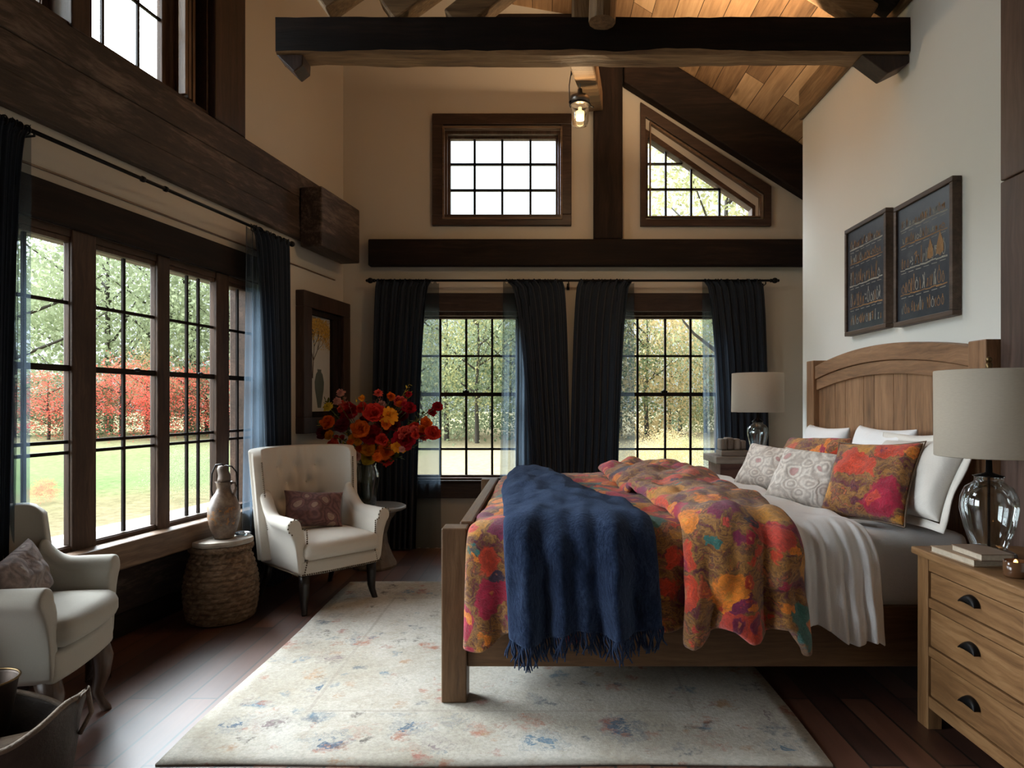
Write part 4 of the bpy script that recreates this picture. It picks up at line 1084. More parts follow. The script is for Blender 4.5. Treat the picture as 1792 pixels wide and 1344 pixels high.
# back wall: frame with x = world x and y = distance into the room
BM_ = Matrix.Translation((0, BY, 0)) @ Matrix.Scale(-1, 4, (0, 1, 0))
CYD = BY - .10
def bX(px): return W(px, 0, CYD).x
RZc = W(0, 491, CYD).z
zb0 = .012
cg = 'navy curtains on the back wall rod'
curtain('navy curtain left of the left back window, falling behind the flower arrangement', BM_, bX(660), bX(757), bX(650), bX(728), RZc + .005, zb0, 1, cg, 7, (bX(714), bX(768), bX(700), bX(772)), RZc, 1)
curtain('navy curtain right of the left back window, behind the blue throw', BM_, bX(884), bX(984), bX(934), bX(1000), RZc + .005, zb0, 1, cg, 7, (bX(880), bX(936), bX(872), bX(945)), RZc, 2)
curtain('navy curtain left of the right back window, third along the rod from the left', BM_, bX(1014), bX(1108), bX(995), bX(1078), RZc + .005, zb0, 1, cg, 6, (bX(1078), bX(1110), bX(1066), bX(1112)), RZc, 3)
curtain('navy curtain right of the right back window, behind the smaller lamp', BM_, bX(1231), bX(1333), bX(1264), bX(1350), RZc + .005, zb0, 1, cg, 7, (bX(1229), bX(1262), bX(1232), bX(1275)), RZc, 4)
rod = thing('curtain_rod', 'black iron curtain rod across the back wall above both lower windows', 'curtain rod', (bX(1000), BY, RZc))
q = NB(); tube(q, [(bX(652), CYD, RZc), (bX(1350), CYD, RZc)], .011, 12); obj('rod', q, black_metal, rod, M=I, smooth=True)
for px in (648, 1356):
    q = NB(); ball(q, (bX(px), CYD, RZc), .026, 12, 8, (1.1, 1, 1)); ball(q, (bX(px) + (.03 if px > 900 else -.03), CYD, RZc), .014, 10, 6); ball(q, (bX(px) + (-.035 if px > 900 else .035), CYD, RZc), .017, 10, 6)
    obj('finial', q, black_metal, rod, M=I, smooth=True)
for px in (668, 995, 1340):
    q = NB(); tube(q, [(bX(px), CYD, RZc - .012), (bX(px), CYD, RZc - .03), (bX(px), BY - .004, RZc - .04)], .006, 6); box(q, (bX(px) - .012, BY - .006, RZc - .07), (bX(px) + .012, BY, RZc - .01))
    obj('bracket', q, black_metal, rod, M=I)
# left wall
rz_ = 2.56
def SD(px): return SX(px, .13)
lg = 'navy curtains on the left wall rod'
curtain('navy curtain hanging at the left edge of the photo over the big window', LM, SD(53), SD(-30), SD(4), SD(-30), rz_ + .01, .03, 1, lg, 5, (SD(54), SD(12), SD(47), SD(2)), rz_, 5, d=.13)
curtain('navy curtain at the right end of the big left window, beside the tree picture', LM, SD(504), SD(438), SD(508), SD(470), rz_ + .01, .03, 1, lg, 7, (SD(468), SD(434), SD(472), SD(426)), rz_, 6, d=.13)
rod = thing('curtain_rod', 'long dark curtain rod running along the left wall above the big window', 'curtain rod', lp(1.6, .13, rz_), LROT)
q = NB(); tube(q, [(SD(508), .13, rz_), (SD(-20), .13, rz_)], .010, 12); obj('rod', q, black_metal, rod, M=LM, smooth=True)
for px in (250, 290): q = NB(); lathe(q, [(.012, -.012), (.016, -.008), (.016, .008), (.012, .012)], seg=14); q.transform(Matrix.Rotation(pi / 2, 4, 'Y')); obj('collar', q, black_metal, rod, M=LM @ Matrix.Translation((SD(px), .13, rz_)), smooth=True)
for px in (500, 60):
    q = NB(); tube(q, [(SD(px), .13, rz_ - .008), (SD(px), .13, rz_ - .018), (SD(px), .004, rz_ - .018)], .006, 6); obj('bracket', q, black_metal, rod, M=LM)
q = NB(); ball(q, (SD(511), .13, rz_), .022, 12, 8); obj('finial', q, black_metal, rod, M=LM, smooth=True)

# ================================================================== tree picture in a deep frame, left wall near the corner
fr_l, fr_r = SX(517), SX(600)       # larger s nearer the camera
pz0, pz1 = 1.10, 2.262
pic = thing('framed_picture', 'tall framed painting of a golden tree above a grey urn on the left wall', 'picture', lp((fr_l + fr_r) / 2, 0, pz0), LROT)
q = NB(); frame_ring(q, (fr_r, fr_l, pz0, pz1), .13, 0.0, .075); obj('frame', q, trim_wood(2), pic, M=LM, bevel=.005)
q = NB(); frame_ring(q, (fr_r + .131, fr_l - .131, pz0 + .131, pz1 - .131), .045, .0, .045); box(q, (fr_r + .176, .0, pz0 + .176), (fr_r + .27, .04, pz1 - .176)); obj('inner_liner', q, dark_beam(2), pic, M=LM, bevel=.003)
pa = (fr_r + .271, fr_l - .176, pz0 + .177, pz1 - .177)
cv, g, b = newmat('painted_sky_canvas'); o = g.obj()
g.put(b.inputs['Base Color'], g.mix(g.noise(o, 4, 4), (0.42, 0.43, 0.40), (0.62, 0.60, 0.54))); b.inputs['Roughness'].default_value = .6
obj('canvas', box(NB(), (pa[0], .001, pa[2]), (pa[1], .012, pa[3])), cv, pic, M=LM)
br, lf = NB(), NB(); r = random.Random(11)
def twig(x, z, a, ln, w, dep):
    x2, z2 = x + ln * sin(a), z + ln * cos(a)
    if not (pa[0] + .01 < x2 < pa[1] - .01 and z2 < pa[3] - .02): return
    tube(br, [(x, .0135, z), (x2, .0135, z2)], [w, w * .7], 5, flat=.3)
    if dep <= 3:
        for _ in range(6):
            s = r.uniform(.004, .010); cx_, cz2 = x2 + r.gauss(0, .03), z2 + r.gauss(0, .035)
            if pa[0] + .012 < cx_ < pa[1] - .012 and cz2 < pa[3] - .015:
                vs = [lf.verts.new((cx_ + s * cos(t), .016 + r.uniform(0, .003), cz2 + s * sin(t))) for t in (0, 1.6, 3.1, 4.7)]; lf.faces.new(vs)
    if dep > 0:
        for da in (-.5, .35, .1): twig(x2, z2, a + da + r.uniform(-.15, .15), ln * r.uniform(.68, .85), w * .68, dep - 1)
twig(pa[1] - .06, pa[2] + .28, -.12, .15, .007, 5)
obj('branches', br, plain('dark_branch', (.06, .04, .025), .8), pic, M=LM)
lf_m, g, b = newmat('painted_gold_leaves'); g.put(b.inputs['Base Color'], g.ramp(g.noise(g.obj(), 50, 2), [(.35, (.30, .16, .03)), (.6, (.55, .34, .06))])); b.inputs['Roughness'].default_value = .7
obj('leaves', lf, lf_m, pic, M=LM)
ux = (pa[0] + pa[1]) / 2 + .0
q = NB(); lathe(q, [(.03, 0), (.045, .06), (.075, .16), (.08, .22), (.055, .29), (.03, .31), (.035, .33)], (ux, .012, pa[2] + .03), 24); [setattr(v.co, 'y', .0125 + max(0, v.co.y - .012) * .06) for v in q.verts]
obj('urn', q, plain('urn_grey', (.10, .12, .10), .7), pic, M=LM)

# ================================================================== armchairs
wood_black = plain('ebonised_leg', (0.012, 0.008, 0.007), .3, 0, .15, 10, .05)
nail_m = plain('brass_nails', (0.16, 0.12, 0.08), .35, .9, .2)
def armchair(name, label, cat, c, rotz, fab, legm, Wd=.58, Dp=.60, seat=.44, top=1.04, nails=True, tuft=True, cabr=False, low=.25, armz=.62, bw=1.0):
    """local: x to the sitter's left-right, +y forward"""
    o = thing(name, label, cat, c, rotz)
    hw, hd = Wd / 2, Dp / 2
    # seat box
    def boxy(x0, x1, y0, y1, z0, z1, r_, bow=0.0, crown=0.0, wob=.003, front_r=None):
        bm = rbox(x0, x1, y0, y1, z0, z1, r_, wob=wob)
        for v in bm.verts:
            t = (v.co.y - y0) / (y1 - y0); u = 2 * (v.co.x - x0) / (x1 - x0) - 1
            v.co.y += bow * (1 - u * u) * t
            if v.co.z > (z0 + z1) / 2: v.co.z += crown * (1 - u * u) * (1 - (2 * t - 1) ** 2)
        return bm
    obj('seat_base', boxy(-hw, hw, -hd, hd, low, seat - .085, .02, .02), fab, o, smooth=True)
    obj('seat_cushion', boxy(-hw + .02, hw - .02, -hd + .1, hd + .035, seat - .083, seat + .03, .04, .025, .025, .004), fab, o, smooth=True)
    # wrapped back
    zb_ = low + .05
    def back(u, v, off=0):
        a = (2 * u - 1)
        x = (hw + .01) * sin(a * 1.45) / sin(1.45) * (1 + .10 * v) * bw
        wing = (1 - cos(a * 1.45)) / (1 - cos(1.45))
        zt_ = top - .012 * abs(a) ** 3 - (.04 * max(0, (abs(a) - .8) / .2) ** 2)
        y = -hd + .05 + wing * (.17 - .02 * v) - .09 * v * (1 - .35 * wing)
        z = zb_ + (zt_ - zb_) * v
        p = Vector((x, y, z))
        if tuft:
            n_in = Vector((-a * .6, 1, 0)).normalized()
            dpt = 0
            for kx, kz in ((-.30, .80), (0, .80), (.30, .80), (-.16, .64), (.16, .64), (-.3, .48), (0, .48), (.3, .48)):
                dd = ((a - kx) / .085) ** 2 + ((v - kz) / .05) ** 2
                dpt += exp(-dd)
            for kx in (-.30, 0, .30, -.15, .15):
                if v > .4: dpt += .38 * exp(-((a - kx - (.0)) / .035) ** 2) * min(1, (v - .4) * 5)
            p -= n_in * .030 * dpt
        return p
    bb = NB(); T = .085
    nu, nv = 56, 36
    F, Bk = {}, {}
    for i in range(nu + 1):
        for j in range(nv + 1):
            u, v = i / nu, j / nv
            p = back(u, v); a = 2 * u - 1
            out = Vector((sin(a * 1.35), -cos(a * 1.35), 0))
            e = 1
            F[i, j] = bb.verts.new(p)
            q_ = back(u, v) if not tuft else Vector(back(u, v))
            # outer skin is smooth
            x = (hw + .01) * sin(a * 1.45) / sin(1.45) * (1 + .10 * v) * bw; wing = (1 - cos(a * 1.45)) / (1 - cos(1.45))
            zt_ = top - .012 * abs(a) ** 3 - (.04 * max(0, (abs(a) - .8) / .2) ** 2)
            base_ = Vector((x, -hd + .05 + wing * (.17 - .02 * v) - .09 * v * (1 - .35 * wing), zb_ + (zt_ - zb_) * v))
            th_ = T * (.75 if abs(a) > .9 else 1)
            Bk[i, j] = bb.verts.new(base_ + out * th_ + Vector((0, 0, 0)))
    for i in range(nu):
        for j in range(nv):
            bb.faces.new((F[i, j], F[i + 1, j], F[i + 1, j + 1], F[i, j + 1])); bb.faces.new((Bk[i, j], Bk[i, j + 1], Bk[i + 1, j + 1], Bk[i + 1, j]))
    for i in range(nu):
        # rounded top edge
        m0 = []
        bb.faces.new((F[i, nv], F[i + 1, nv], Bk[i + 1, nv], Bk[i, nv])); bb.faces.new((F[i, 0], Bk[i, 0], Bk[i + 1, 0], F[i + 1, 0]))
    for j in range(nv):
        bb.faces.new((F[0, j], F[0, j + 1], Bk[0, j + 1], Bk[0, j])); bb.faces.new((F[nu, j], Bk[nu, j], Bk[nu, j + 1], F[nu, j + 1]))
    bk = obj('backrest', bb, fab, o, smooth=True, bevel=.022, bseg=4)
    if tuft:
        for kx, kz in ((-.30, .80), (0, .80), (.30, .80), (-.16, .64), (.16, .64)):
            p = back((kx + 1) / 2, kz); q_ = NB(); ball(q_, p + Vector((0, .004, 0)), .009, 8, 6, (1, .6, 1)); obj('button', q_, fab, bk, smooth=True)
    # arms: rolled, sloping forward
    for s in (-1, 1):
        rings = []
        n = 16
        for i in range(n + 1):
            t = i / n
            y = -hd + .14 + (2 * hd - .17) * t
            z = armz + (top - armz) * .42 * max(0, 1 - t * 2.2) ** 2
            ro = .042 + .008 * t; cx_ = s * (hw + .012 + .012 * t)
            ring = []
            for k in range(10):      # scroll
                a = -0.35 * pi + k / 9 * 1.45 * pi
                ring.append(Vector((cx_ + s * (.012 + ro * cos(a)), y, z - ro + ro * sin(a))))
            ring.append(Vector((s * (hw - .04), y, z - ro * 1.6)))
            ring.append(Vector((s * (hw - .045), y, low + .1)))
            ring.append(Vector((s * (hw - .02), y, low)))
            ring.append(Vector((s * (hw + .012), y, low)))
            ring.append(Vector((s * (hw + .022), y, low + .18)))
            rings.append(ring)
        # taper the front edge round
        for f_, dy in ((.985, .012), (.93, .022), (.8, .028)):
            c_ = sum(rings[n], Vector()) / len(rings[n]); last = rings[n]
            rings.append([Vector((c_.x + (p.x - c_.x) * f_, last[0].y + dy, c_.z + (p.z - c_.z) * (f_ * .3 + .7 * min(1, f_ + .1)))) for p in last])
        ar = obj('armrest', loft(NB(), rings), fab, o, smooth=True, sub=1)
        if nails:
            q = NB(); L_ = rings[n]; k_ = 0
            yy = L_[0].y + .034
            path = L_[0:11] + [L_[11], L_[12]]
            for a_, b_ in zip(path, path[1:]):
                m_ = max(1, int((b_ - a_).length / .013))
                for k in range(m_): p = a_.lerp(b_, k / m_); ball(q, (p.x * .985 + s * .003, yy, p.z), .0058, 6, 4, (1, .6, 1))
            obj('nailhead_trim', q, nail_m, ar, smooth=True)
    if nails:
        q = NB()
        for k in range(int(Wd / .0145)):
            u = -1 + 2 * (k + .5) / int(Wd / .0145); ball(q, (u * hw * .98, hd + .004 + .02 * (1 - u * u), low + .012), .0058, 6, 4)
        for s in (-1, 1):
            for k in range(int(Dp / .0145)): ball(q, (s * (hw + .012 if k < 100 else hw), -hd + .1 + k * .0145, low + .012), .0058, 6, 4) if -hd + .1 + k * .0145 < hd else None
        obj('nailhead_trim', q, nail_m, o, smooth=True)
        q = NB()
        for s in (-1, 1):
            for k in range(34):
                v = .30 + .64 * k / 33; p = back(0 if s < 0 else 1, v); ball(q, (p.x + s * .012, p.y + .010, p.z), .0058, 6, 4)
        obj('nailhead_trim', q, nail_m, bk, smooth=True)
    # legs
    for s in (-1, 1):
        x = s * (hw - .045)
        pts = [(x, hd - .045, low + .01), (x, hd - .038, low * .75), (x, hd - .04, low * .4), (x + s * .004, hd - .035, .06), (x + s * .012, hd - .012, .006), (x + s * .012, hd - .010, 0)]
        if cabr: pts = [(x, hd - .05, low + .02), (x + s * .006, hd - .028, low * .8), (x + s * .004, hd - .03, low * .55), (x, hd - .048, low * .3), (x + s * .004, hd - .036, .05), (x + s * .01, hd - .015, .008), (x + s * .01, hd - .014, 0)]
        rr = [.034, .033, .028, .022, .019, .018] if not cabr else [.044, .042, .032, .022, .017, .019, .019]
        obj('leg', tube(NB(), pts, rr, 10), legm, o, smooth=True)
        obj('leg', tube(NB(), [(x, -hd + .06, low + .01), (x + s * .005, -hd + .04, low * .6), (x + s * .02, -hd - .03, .04), (x + s * .022, -hd - .045, 0)], [.028, .025, .018, .018], 8), legm, o, smooth=True)
    return o
c1 = Vector((-1.545, 4.55, 0)); r1 = atan2(-.684, .729) - pi / 2
armchair('armchair', 'cream tufted armchair with dark legs and nailhead trim in the back left corner', 'armchair', c1, r1, cream_uph, wood_black, seat=.43, top=1.04, armz=.62)
M1 = xf(c1, r1)
cs_ = thing('cushion', 'plum brocade lumbar cushion on the cream tufted armchair', 'cushion', M1 @ Vector((0, -.1, .47)), r1)
obj('cover', pillow_bm(.42, .27, .13, 9), brown_pais, cs_, M=M1 @ Matrix.Translation((0.0, -.085, .605)) @ Matrix.Rotation(radians(-16), 4, 'Z') @ Matrix.Rotation(radians(22), 4, 'X') @ Matrix.Rotation(radians(-6), 4, 'Y'), smooth=True, sub=1)
pB, pA = Vector((-1.93, 2.97, 0)), Vector((-1.84, 2.478, 0))
fdir = Vector((.984, .18, 0)).normalized()
c2 = (pA + pB) / 2 - fdir * .215 + Vector((.01, -.03, 0))
r2 = atan2(fdir.y, fdir.x) - pi / 2
armchair('armchair', 'taupe upholstered armchair with curved wooden legs cut off by the left edge', 'armchair', c2, r2, grey_uph, wood('umber_leg', (.03, .018, .012), (.08, .05, .035), (.15, .10, .075), 2, .35), Wd=.48, Dp=.44, seat=.50, top=.91, nails=False, tuft=False, cabr=True, low=.29, armz=.67)
M2c = xf(c2, r2)
o = thing('cushion', 'mauve brocade cushion on the taupe armchair at the left edge', 'cushion', M2c @ Vector((0, -.05, .53)), r2)
obj('cover', pillow_bm(.34, .24, .11, 12), mauve_pais, o, M=M2c @ Matrix.Translation((-.02, -.03, .635)) @ Matrix.Rotation(radians(18), 4, 'X') @ Matrix.Rotation(radians(12), 4, 'Y'), smooth=True, sub=1)

# ================================================================== woven stool with slab, pitcher
wick, g, b = newmat('seagrass_weave'); o = g.obj()
g.put(b.inputs['Base Color'], g.ramp(g.noise(g.mapping(o, (1, 1, 3)), 18, 4, .7), [(.3, (.05, .026, .014)), (.5, (.15, .088, .048)), (.72, (.30, .20, .125))])); b.inputs['Roughness'].default_value = .8
st_c = Vector((-2.015, 4.12, 0))
st = thing('woven_stool', 'braided seagrass basket stool with a pale stone slab top by the big window', 'stool', st_c)
bm = NB()
def wv_(u, v):
    rows = 13; cols = 26
    z = .012 + .425 * v
    R0 = .178 + .036 * sin(pi * min(1, (1 - v) * .9 + .05)) - .03 * v ** 2
    rr = v * rows; ri = int(rr); fr_ = rr - ri
    ph = (u * cols + .5 * (ri % 2)); pf = ph - math.floor(ph)
    bumpv = (sin(pi * pf) ** .6) * (sin(pi * fr_) ** .6)
    a = 2 * pi * u + .10 * (fr_ - .5) * 1.0
    R_ = R0 + .014 * bumpv
    return Vector((R_ * cos(a), R_ * sin(a), z))
grid(bm, 240, 136, wv_, wrap=True)
obj('basket_body', bm, wick, st, smooth=True)
bm = NB(); lathe(bm, [(.10, .0), (.17, .001), (.195, .015), (.16, .02)], seg=32); obj('basket_base', bm, wick, st, smooth=True)
bm = NB()
for k in range(3):
    pts = [Vector(((.168 + .010 * sin(t * 34 + k * 2.1)) * cos(t), (.168 + .010 * sin(t * 34 + k * 2.1)) * sin(t), .452 + .012 * cos(t * 34 + k * 2.1))) for t in [2 * pi * i / 140 for i in range(141)]]
    tube(bm, pts, .013, 6, cap=False)
obj('braided_rim', bm, wick, st, smooth=True)
stone = plain('travertine', (0.40, 0.34, 0.28), .6, 0, .25, 12, .4)
bm = NB(); lathe(bm, [(.001, .470), (.160, .470), (.176, .474), (.180, .49), (.176, .505), (.001, .507)], seg=40, fn=lambda a, z, r: r * (1 + .03 * sin(3 * a + 1) + .015 * sin(7 * a)))
obj('slab_top', bm, stone, st, smooth=False, bevel=.003)
cer, g, b = newmat('mottled_ceramic'); o = g.obj()
sp_ = g.n('ShaderNodeSeparateXYZ', i0=o)
c = g.ramp(g.noise(o, 14, 5, .7), [(.3, (.055, .035, .025)), (.5, (.14, .09, .062)), (.7, (.26, .19, .14))])
bandz = g.m('MULTIPLY', g.m('GREATER_THAN', sp_.outputs[2], .09), g.m('LESS_THAN', sp_.outputs[2], .20))
msk = g.m('MULTIPLY', g.m('MULTIPLY', bandz, g.m('LESS_THAN', sp_.outputs[1], -.03)), g.ramp(g.noise(o, 38, 3, .7), [(.52, (0, 0, 0)), (.60, (1, 1, 1))]))
c = g.mix(g.m('MULTIPLY', msk, .8), c, (.36, .14, .025))
g.put(b.inputs['Base Color'], c); b.inputs['Roughness'].default_value = .35
pc = Vector((-1.99, 4.10, .508))
pt = thing('pitcher', 'tall mottled brown ceramic pitcher with handle on the woven stool', 'pitcher', pc)
bm = NB(); lathe(bm, [(.052, 0), (.058, .006), (.078, .06), (.094, .13), (.093, .19), (.072, .25), (.048, .285), (.040, .31), (.046, .345), (.052, .352), (.046, .349), (.036, .31)], seg=40)
obj('pitcher_body', bm, cer, pt, smooth=True)
bm = NB(); tube(bm, [(.045, 0, .34), (.070, 0, .345), (.075, 0, .31), (.062, 0, .275), (.060, 0, .262)], [.007, .007, .007, .008, .006], 8); obj('handle', bm, cer, pt, smooth=True)
bm = NB(); loft(bm, [[Vector(((.040 - .010 * t) * cos(a) + .012 * t * sin(3 * t * 2), (.040 - .012 * t) * sin(a), .35 + .10 * t)) for a in [2 * pi * k / 16 for k in range(16)]] for t in (0, .2, .4, .6, .8, 1)])
obj('neck_collar', bm, plain('aged_tin', (.16, .12, .10), .5, .4, .3, 20), pt, smooth=True)
bm = NB(); tube(bm, [(-.062, 0, .20), (-.078, 0, .30), (-.075, 0, .40), (-.050, 0, .455), (-.012, 0, .46), (.006, 0, .44)], .005, 8)
tube(bm, [(.06, 0, .27), (.085, 0, .34), (.078, 0, .41), (.05, 0, .445), (.01, 0, .452)], .0045, 8)
obj('wire_handle', bm, black_metal, pt, smooth=True)
# small stone dish behind the pitcher
bm = NB(); lathe(bm, [(.03, 0), (.045, .006), (.05, .018), (.044, .014), (.001, .008)], seg=24)
obj('dish', bm, bottle_grey, M=xf((-1.915, 4.19, .508)), smooth=True, label='little glass dish on the stool beside the pitcher', cat='dish')

# glass cylinder behind the left chair
gc = thing('candle_vase', 'glass cylinder candle vase standing between the taupe armchair and the window', 'vase', (-2.165, 3.20, 0))
bm = NB(); lathe(bm, [(.050, 0), (.054, .004), (.054, .505), (.050, .505), (.050, .012), (.001, .012)], seg=32); obj('glass', bm, bottle_grey, gc, smooth=True)
bm = NB(); lathe(bm, [(.040, .013), (.040, .42), (.001, .421)], seg=24); obj('candle', bm, plain('grey_candle', (.22, .19, .16), .6), gc, smooth=True)

# ================================================================== pedestal table and flowers
tc = Vector((-1.385, 5.42, 0))
pd = thing('side_table', 'pedestal side table with flared stone base beside the tufted armchair', 'side table', tc)
pst = plain('weathered_stone', (0.20, 0.155, 0.115), .8, 0, .3, 14, .8)
bm = NB()
lathe(bm, [(.175, 0), (.178, .02), (.150, .08), (.105, .20), (.098, .28), (.130, .38), (.185, .455), (.19, .47), (.001, .471)], seg=12, fn=lambda a, z, r: r * (1 + .03 * sin(4 * a + z * 9)))
obj('pedestal', bm, pst, pd, smooth=False, bevel=.004)
bm = NB(); lathe(bm, [(.001, .4715), (.235, .4715), (.252, .480), (.252, .497), (.235, .505), (.001, .505)], seg=48); obj('table_top', bm, plain('grey_stone_top', (.30, .28, .25), .35, 0, .2, 10), pd, smooth=True)
vc = Vector((-1.435, 5.36, .506))
vs_ = thing('vase', 'clear glass vase with stems on the pedestal table', 'vase', vc)
bm = NB(); lathe(bm, [(.001, .003), (.066, .0), (.074, .01), (.080, .10), (.098, .22), (.098, .27), (.080, .31), (.074, .335), (.080, .352), (.076, .352), (.070, .334), (.092, .268), (.092, .22), (.074, .10), (.066, .014), (.001, .012)], seg=40)
obj('glass', bm, jar_mat, vs_, smooth=True)
bm = NB(); lathe(bm, [(.001, .016), (.066, .016), (.073, .10), (.084, .19), (.001, .19)], seg=32); obj('water', bm, glass_mat('water', (.74, .78, .70), .3, .3, .0), vs_, smooth=True)
bo = thing('flower_arrangement', 'large arrangement of red, orange and yellow autumn flowers in the glass vase', 'flowers', vc + Vector((0, 0, .35)))
rnd = random.Random(21)
def petal(bm, c, az, el, ln, wd_, curl, mi=0):
    """one cupped petal starting at c, pointing at azimuth az and elevation el"""
    d_ = Vector((cos(az) * cos(el), sin(az) * cos(el), sin(el))); sd = Vector((-sin(az), cos(az), 0)); nn = d_.cross(sd)
    V = []
    for i in range(4):
        t = i / 3; w_ = wd_ * (.35, .95, 1.0, .35)[i]
        p = c + d_ * ln * t - nn * curl * ln * t * t
        V.append([bm.verts.new(p - sd * w_ / 2 - nn * .12 * w_), bm.verts.new(p + nn * (.10 * w_)), bm.verts.new(p + sd * w_ / 2 - nn * .12 * w_)])
    for i in range(3):
        for j in range(2):
            f = bm.faces.new((V[i][j], V[i][j + 1], V[i + 1][j + 1], V[i + 1][j])); f.material_index = mi
def blossom(rad, layers, n, seed, kind='ruffle'):
    bm = NB(); r = random.Random(seed)
    for L_ in range(layers):
        f = L_ / max(1, layers - 1); el = radians(5 + 78 * f); m_ = max(4, int(n * (1 - .5 * f)))
        for k in range(m_):
            az = 2 * pi * (k + .5 * (L_ % 2)) / m_ + r.uniform(-.12, .12)
            petal(bm, Vector((0, 0, .0)), az, el + r.uniform(-.12, .12), rad * (1 - .25 * f) * r.uniform(.85, 1.1), rad * (1.0 if kind == 'ruffle' else .5), r.uniform(-.45, .15) if kind == 'ruffle' else r.uniform(.0, .3))
    return bm
def pmatl(name, c1_, c2_):
    m, g, b = newmat(name); n_ = g.noise(g.obj(), 35, 3); ln_ = g.n('ShaderNodeVectorMath', operation='LENGTH', i0=g.obj()).outputs['Value']
    g.put(b.inputs['Base Color'], g.mix(n_, c1_, c2_)); b.inputs['Roughness'].default_value = .7; b.inputs['Specular IOR Level'].default_value = .2
    t = g.n('ShaderNodeBsdfTranslucent', i0=c1_); mx = g.n('ShaderNodeMixShader', i0=.25, i1=b.outputs[0], i2=t.outputs[0])
    m.node_tree.links.new(mx.outputs[0], m.node_tree.nodes['Material Output'].inputs[0]); return m
FM = {'crimson': pmatl('crimson_petals', (.50, .008, .02), (.22, .004, .015)), 'orange': pmatl('orange_petals', (.90, .20, .01), (.70, .09, .01)), 'gold': pmatl('golden_petals', (.90, .40, .02), (.75, .24, .01)),
      'scarlet': pmatl('scarlet_petals', (.75, .05, .02), (.45, .015, .02)), 'coral': pmatl('coral_petals', (.85, .15, .10), (.60, .05, .06)), 'yellow': pmatl('yellow_petals', (.75, .55, .05), (.50, .40, .03)),
      'blush': pmatl('blush_petals', (.70, .38, .30), (.55, .22, .2)), 'wine': pmatl('wine_petals', (.16, .008, .02), (.08, .005, .012))}
green_l = pmatl('olive_leaves', (.10, .12, .02), (.05, .06, .015)); stem_m = plain('green_stems', (.09, .13, .04), .6)
meshes = {}
def get_bl(kind, colr, big):
    key = (kind, colr, big)
    if key not in meshes:
        bm = blossom(.5, 5 if kind == 'ruffle' else 3, 9 if kind == 'ruffle' else 13, len(kind) + len(colr) * 3 + big, kind)
        me = bpy.data.meshes.new('blossom'); bm.to_mesh(me); bm.free(); me.materials.append(FM[colr])
        for p in me.polygons: p.use_smooth = True
        meshes[key] = me
    return meshes[key]
# (px, py, pixel diameter, colour, kind)
FL = [(612, 722, 40, 'crimson', 'r'), (632, 752, 42, 'orange', 'r'), (600, 745, 34, 'wine', 'r'), (575, 740, 34, 'orange', 'r'), (566, 758, 30, 'wine', 'r'), (583, 780, 30, 'coral', 'r'), (577, 762, 22, 'gold', 'r'),
      (655, 724, 48, 'scarlet', 'r'), (681, 727, 40, 'gold', 's'), (650, 763, 50, 'crimson', 'r'), (668, 752, 40, 'wine', 'r'), (625, 766, 34, 'gold', 'r'), (645, 787, 32, 'gold', 'r'), (645, 802, 34, 'yellow', 'r'),
      (675, 787, 42, 'orange', 'r'), (678, 806, 26, 'scarlet', 's'), (706, 770, 46, 'crimson', 'r'), (708, 757, 28, 'coral', 'r'), (702, 728, 32, 'wine', 'r'), (716, 715, 30, 'crimson', 'r'), (700, 704, 28, 'coral', 'r'),
      (756, 758, 36, 'scarlet', 'r'), (745, 742, 28, 'orange', 'r'), (765, 712, 24, 'crimson', 'r'), (756, 722, 18, 'crimson', 'r'), (740, 762, 26, 'crimson', 'r'), (612, 790, 24, 'coral', 's'), (596, 784, 22, 'blush', 's'),
      (635, 715, 26, 'scarlet', 'r'), (668, 708, 20, 'blush', 's'), (662, 688, 20, 'coral', 's'), (596, 688, 20, 'blush', 's'), (590, 702, 20, 'blush', 's'), (598, 706, 18, 'coral', 's'), (574, 712, 22, 'yellow', 's'),
      (725, 750, 30, 'scarlet', 'r'), (690, 745, 28, 'wine', 'r'), (660, 800, 22, 'orange', 's'), (640, 735, 26, 'wine', 'r'), (694, 782, 26, 'gold', 's'), (668, 770, 26, 'scarlet', 'r'), (715, 690, 16, 'crimson', 's'), (676, 742, 24, 'orange', 'r')]
for _ in range(34):
    a_ = rnd.uniform(0, 2 * pi); r_ = rnd.uniform(.2, 1) ** .6
    FL.append((662 + 88 * r_ * cos(a_), 750 - 58 * r_ * sin(a_), rnd.uniform(11, 20), rnd.choice(['crimson', 'orange', 'coral', 'gold', 'wine', 'scarlet', 'blush', 'orange']), rnd.choice('rs')))
stems = NB(); vtop = vc + Vector((0, 0, .34))
for i, (px, py, dia, colr, kd) in enumerate(FL):
    Yd = vc.y + rnd.uniform(-.20, .10) - .05
    c_ = W(px, py, Yd); sc_ = dia / FP * Yd * .86
    ob = bpy.data.objects.new('blossom', get_bl('ruffle' if kd == 'r' else 'star', colr, i % 2)); COL.objects.link(ob); ob.parent = bo
    dirv = (c_ - (vtop + Vector((0, .05, -.05)))).normalized() * .8 + Vector((0, -1.0, .15)); dirv.normalize()
    q = Vector((0, 0, 1)).rotation_difference(dirv)
    ob.rotation_mode = 'QUATERNION'; ob.rotation_quaternion = q; ob.location = c_ - Vector(bo.location); ob.scale = (sc_,) * 3
    mid_ = (vtop + c_) / 2 + Vector((0, .02, .06))
    tube(stems, [vtop + Vector((rnd.uniform(-.05, .05), rnd.uniform(-.04, .04), -.28)), vtop + Vector((rnd.uniform(-.045, .045), rnd.uniform(-.045, .045), 0)), mid_, c_ - dirv * .01], .0025, 5)
obj('flower_stems', stems, stem_m, bo, M=I, smooth=True)
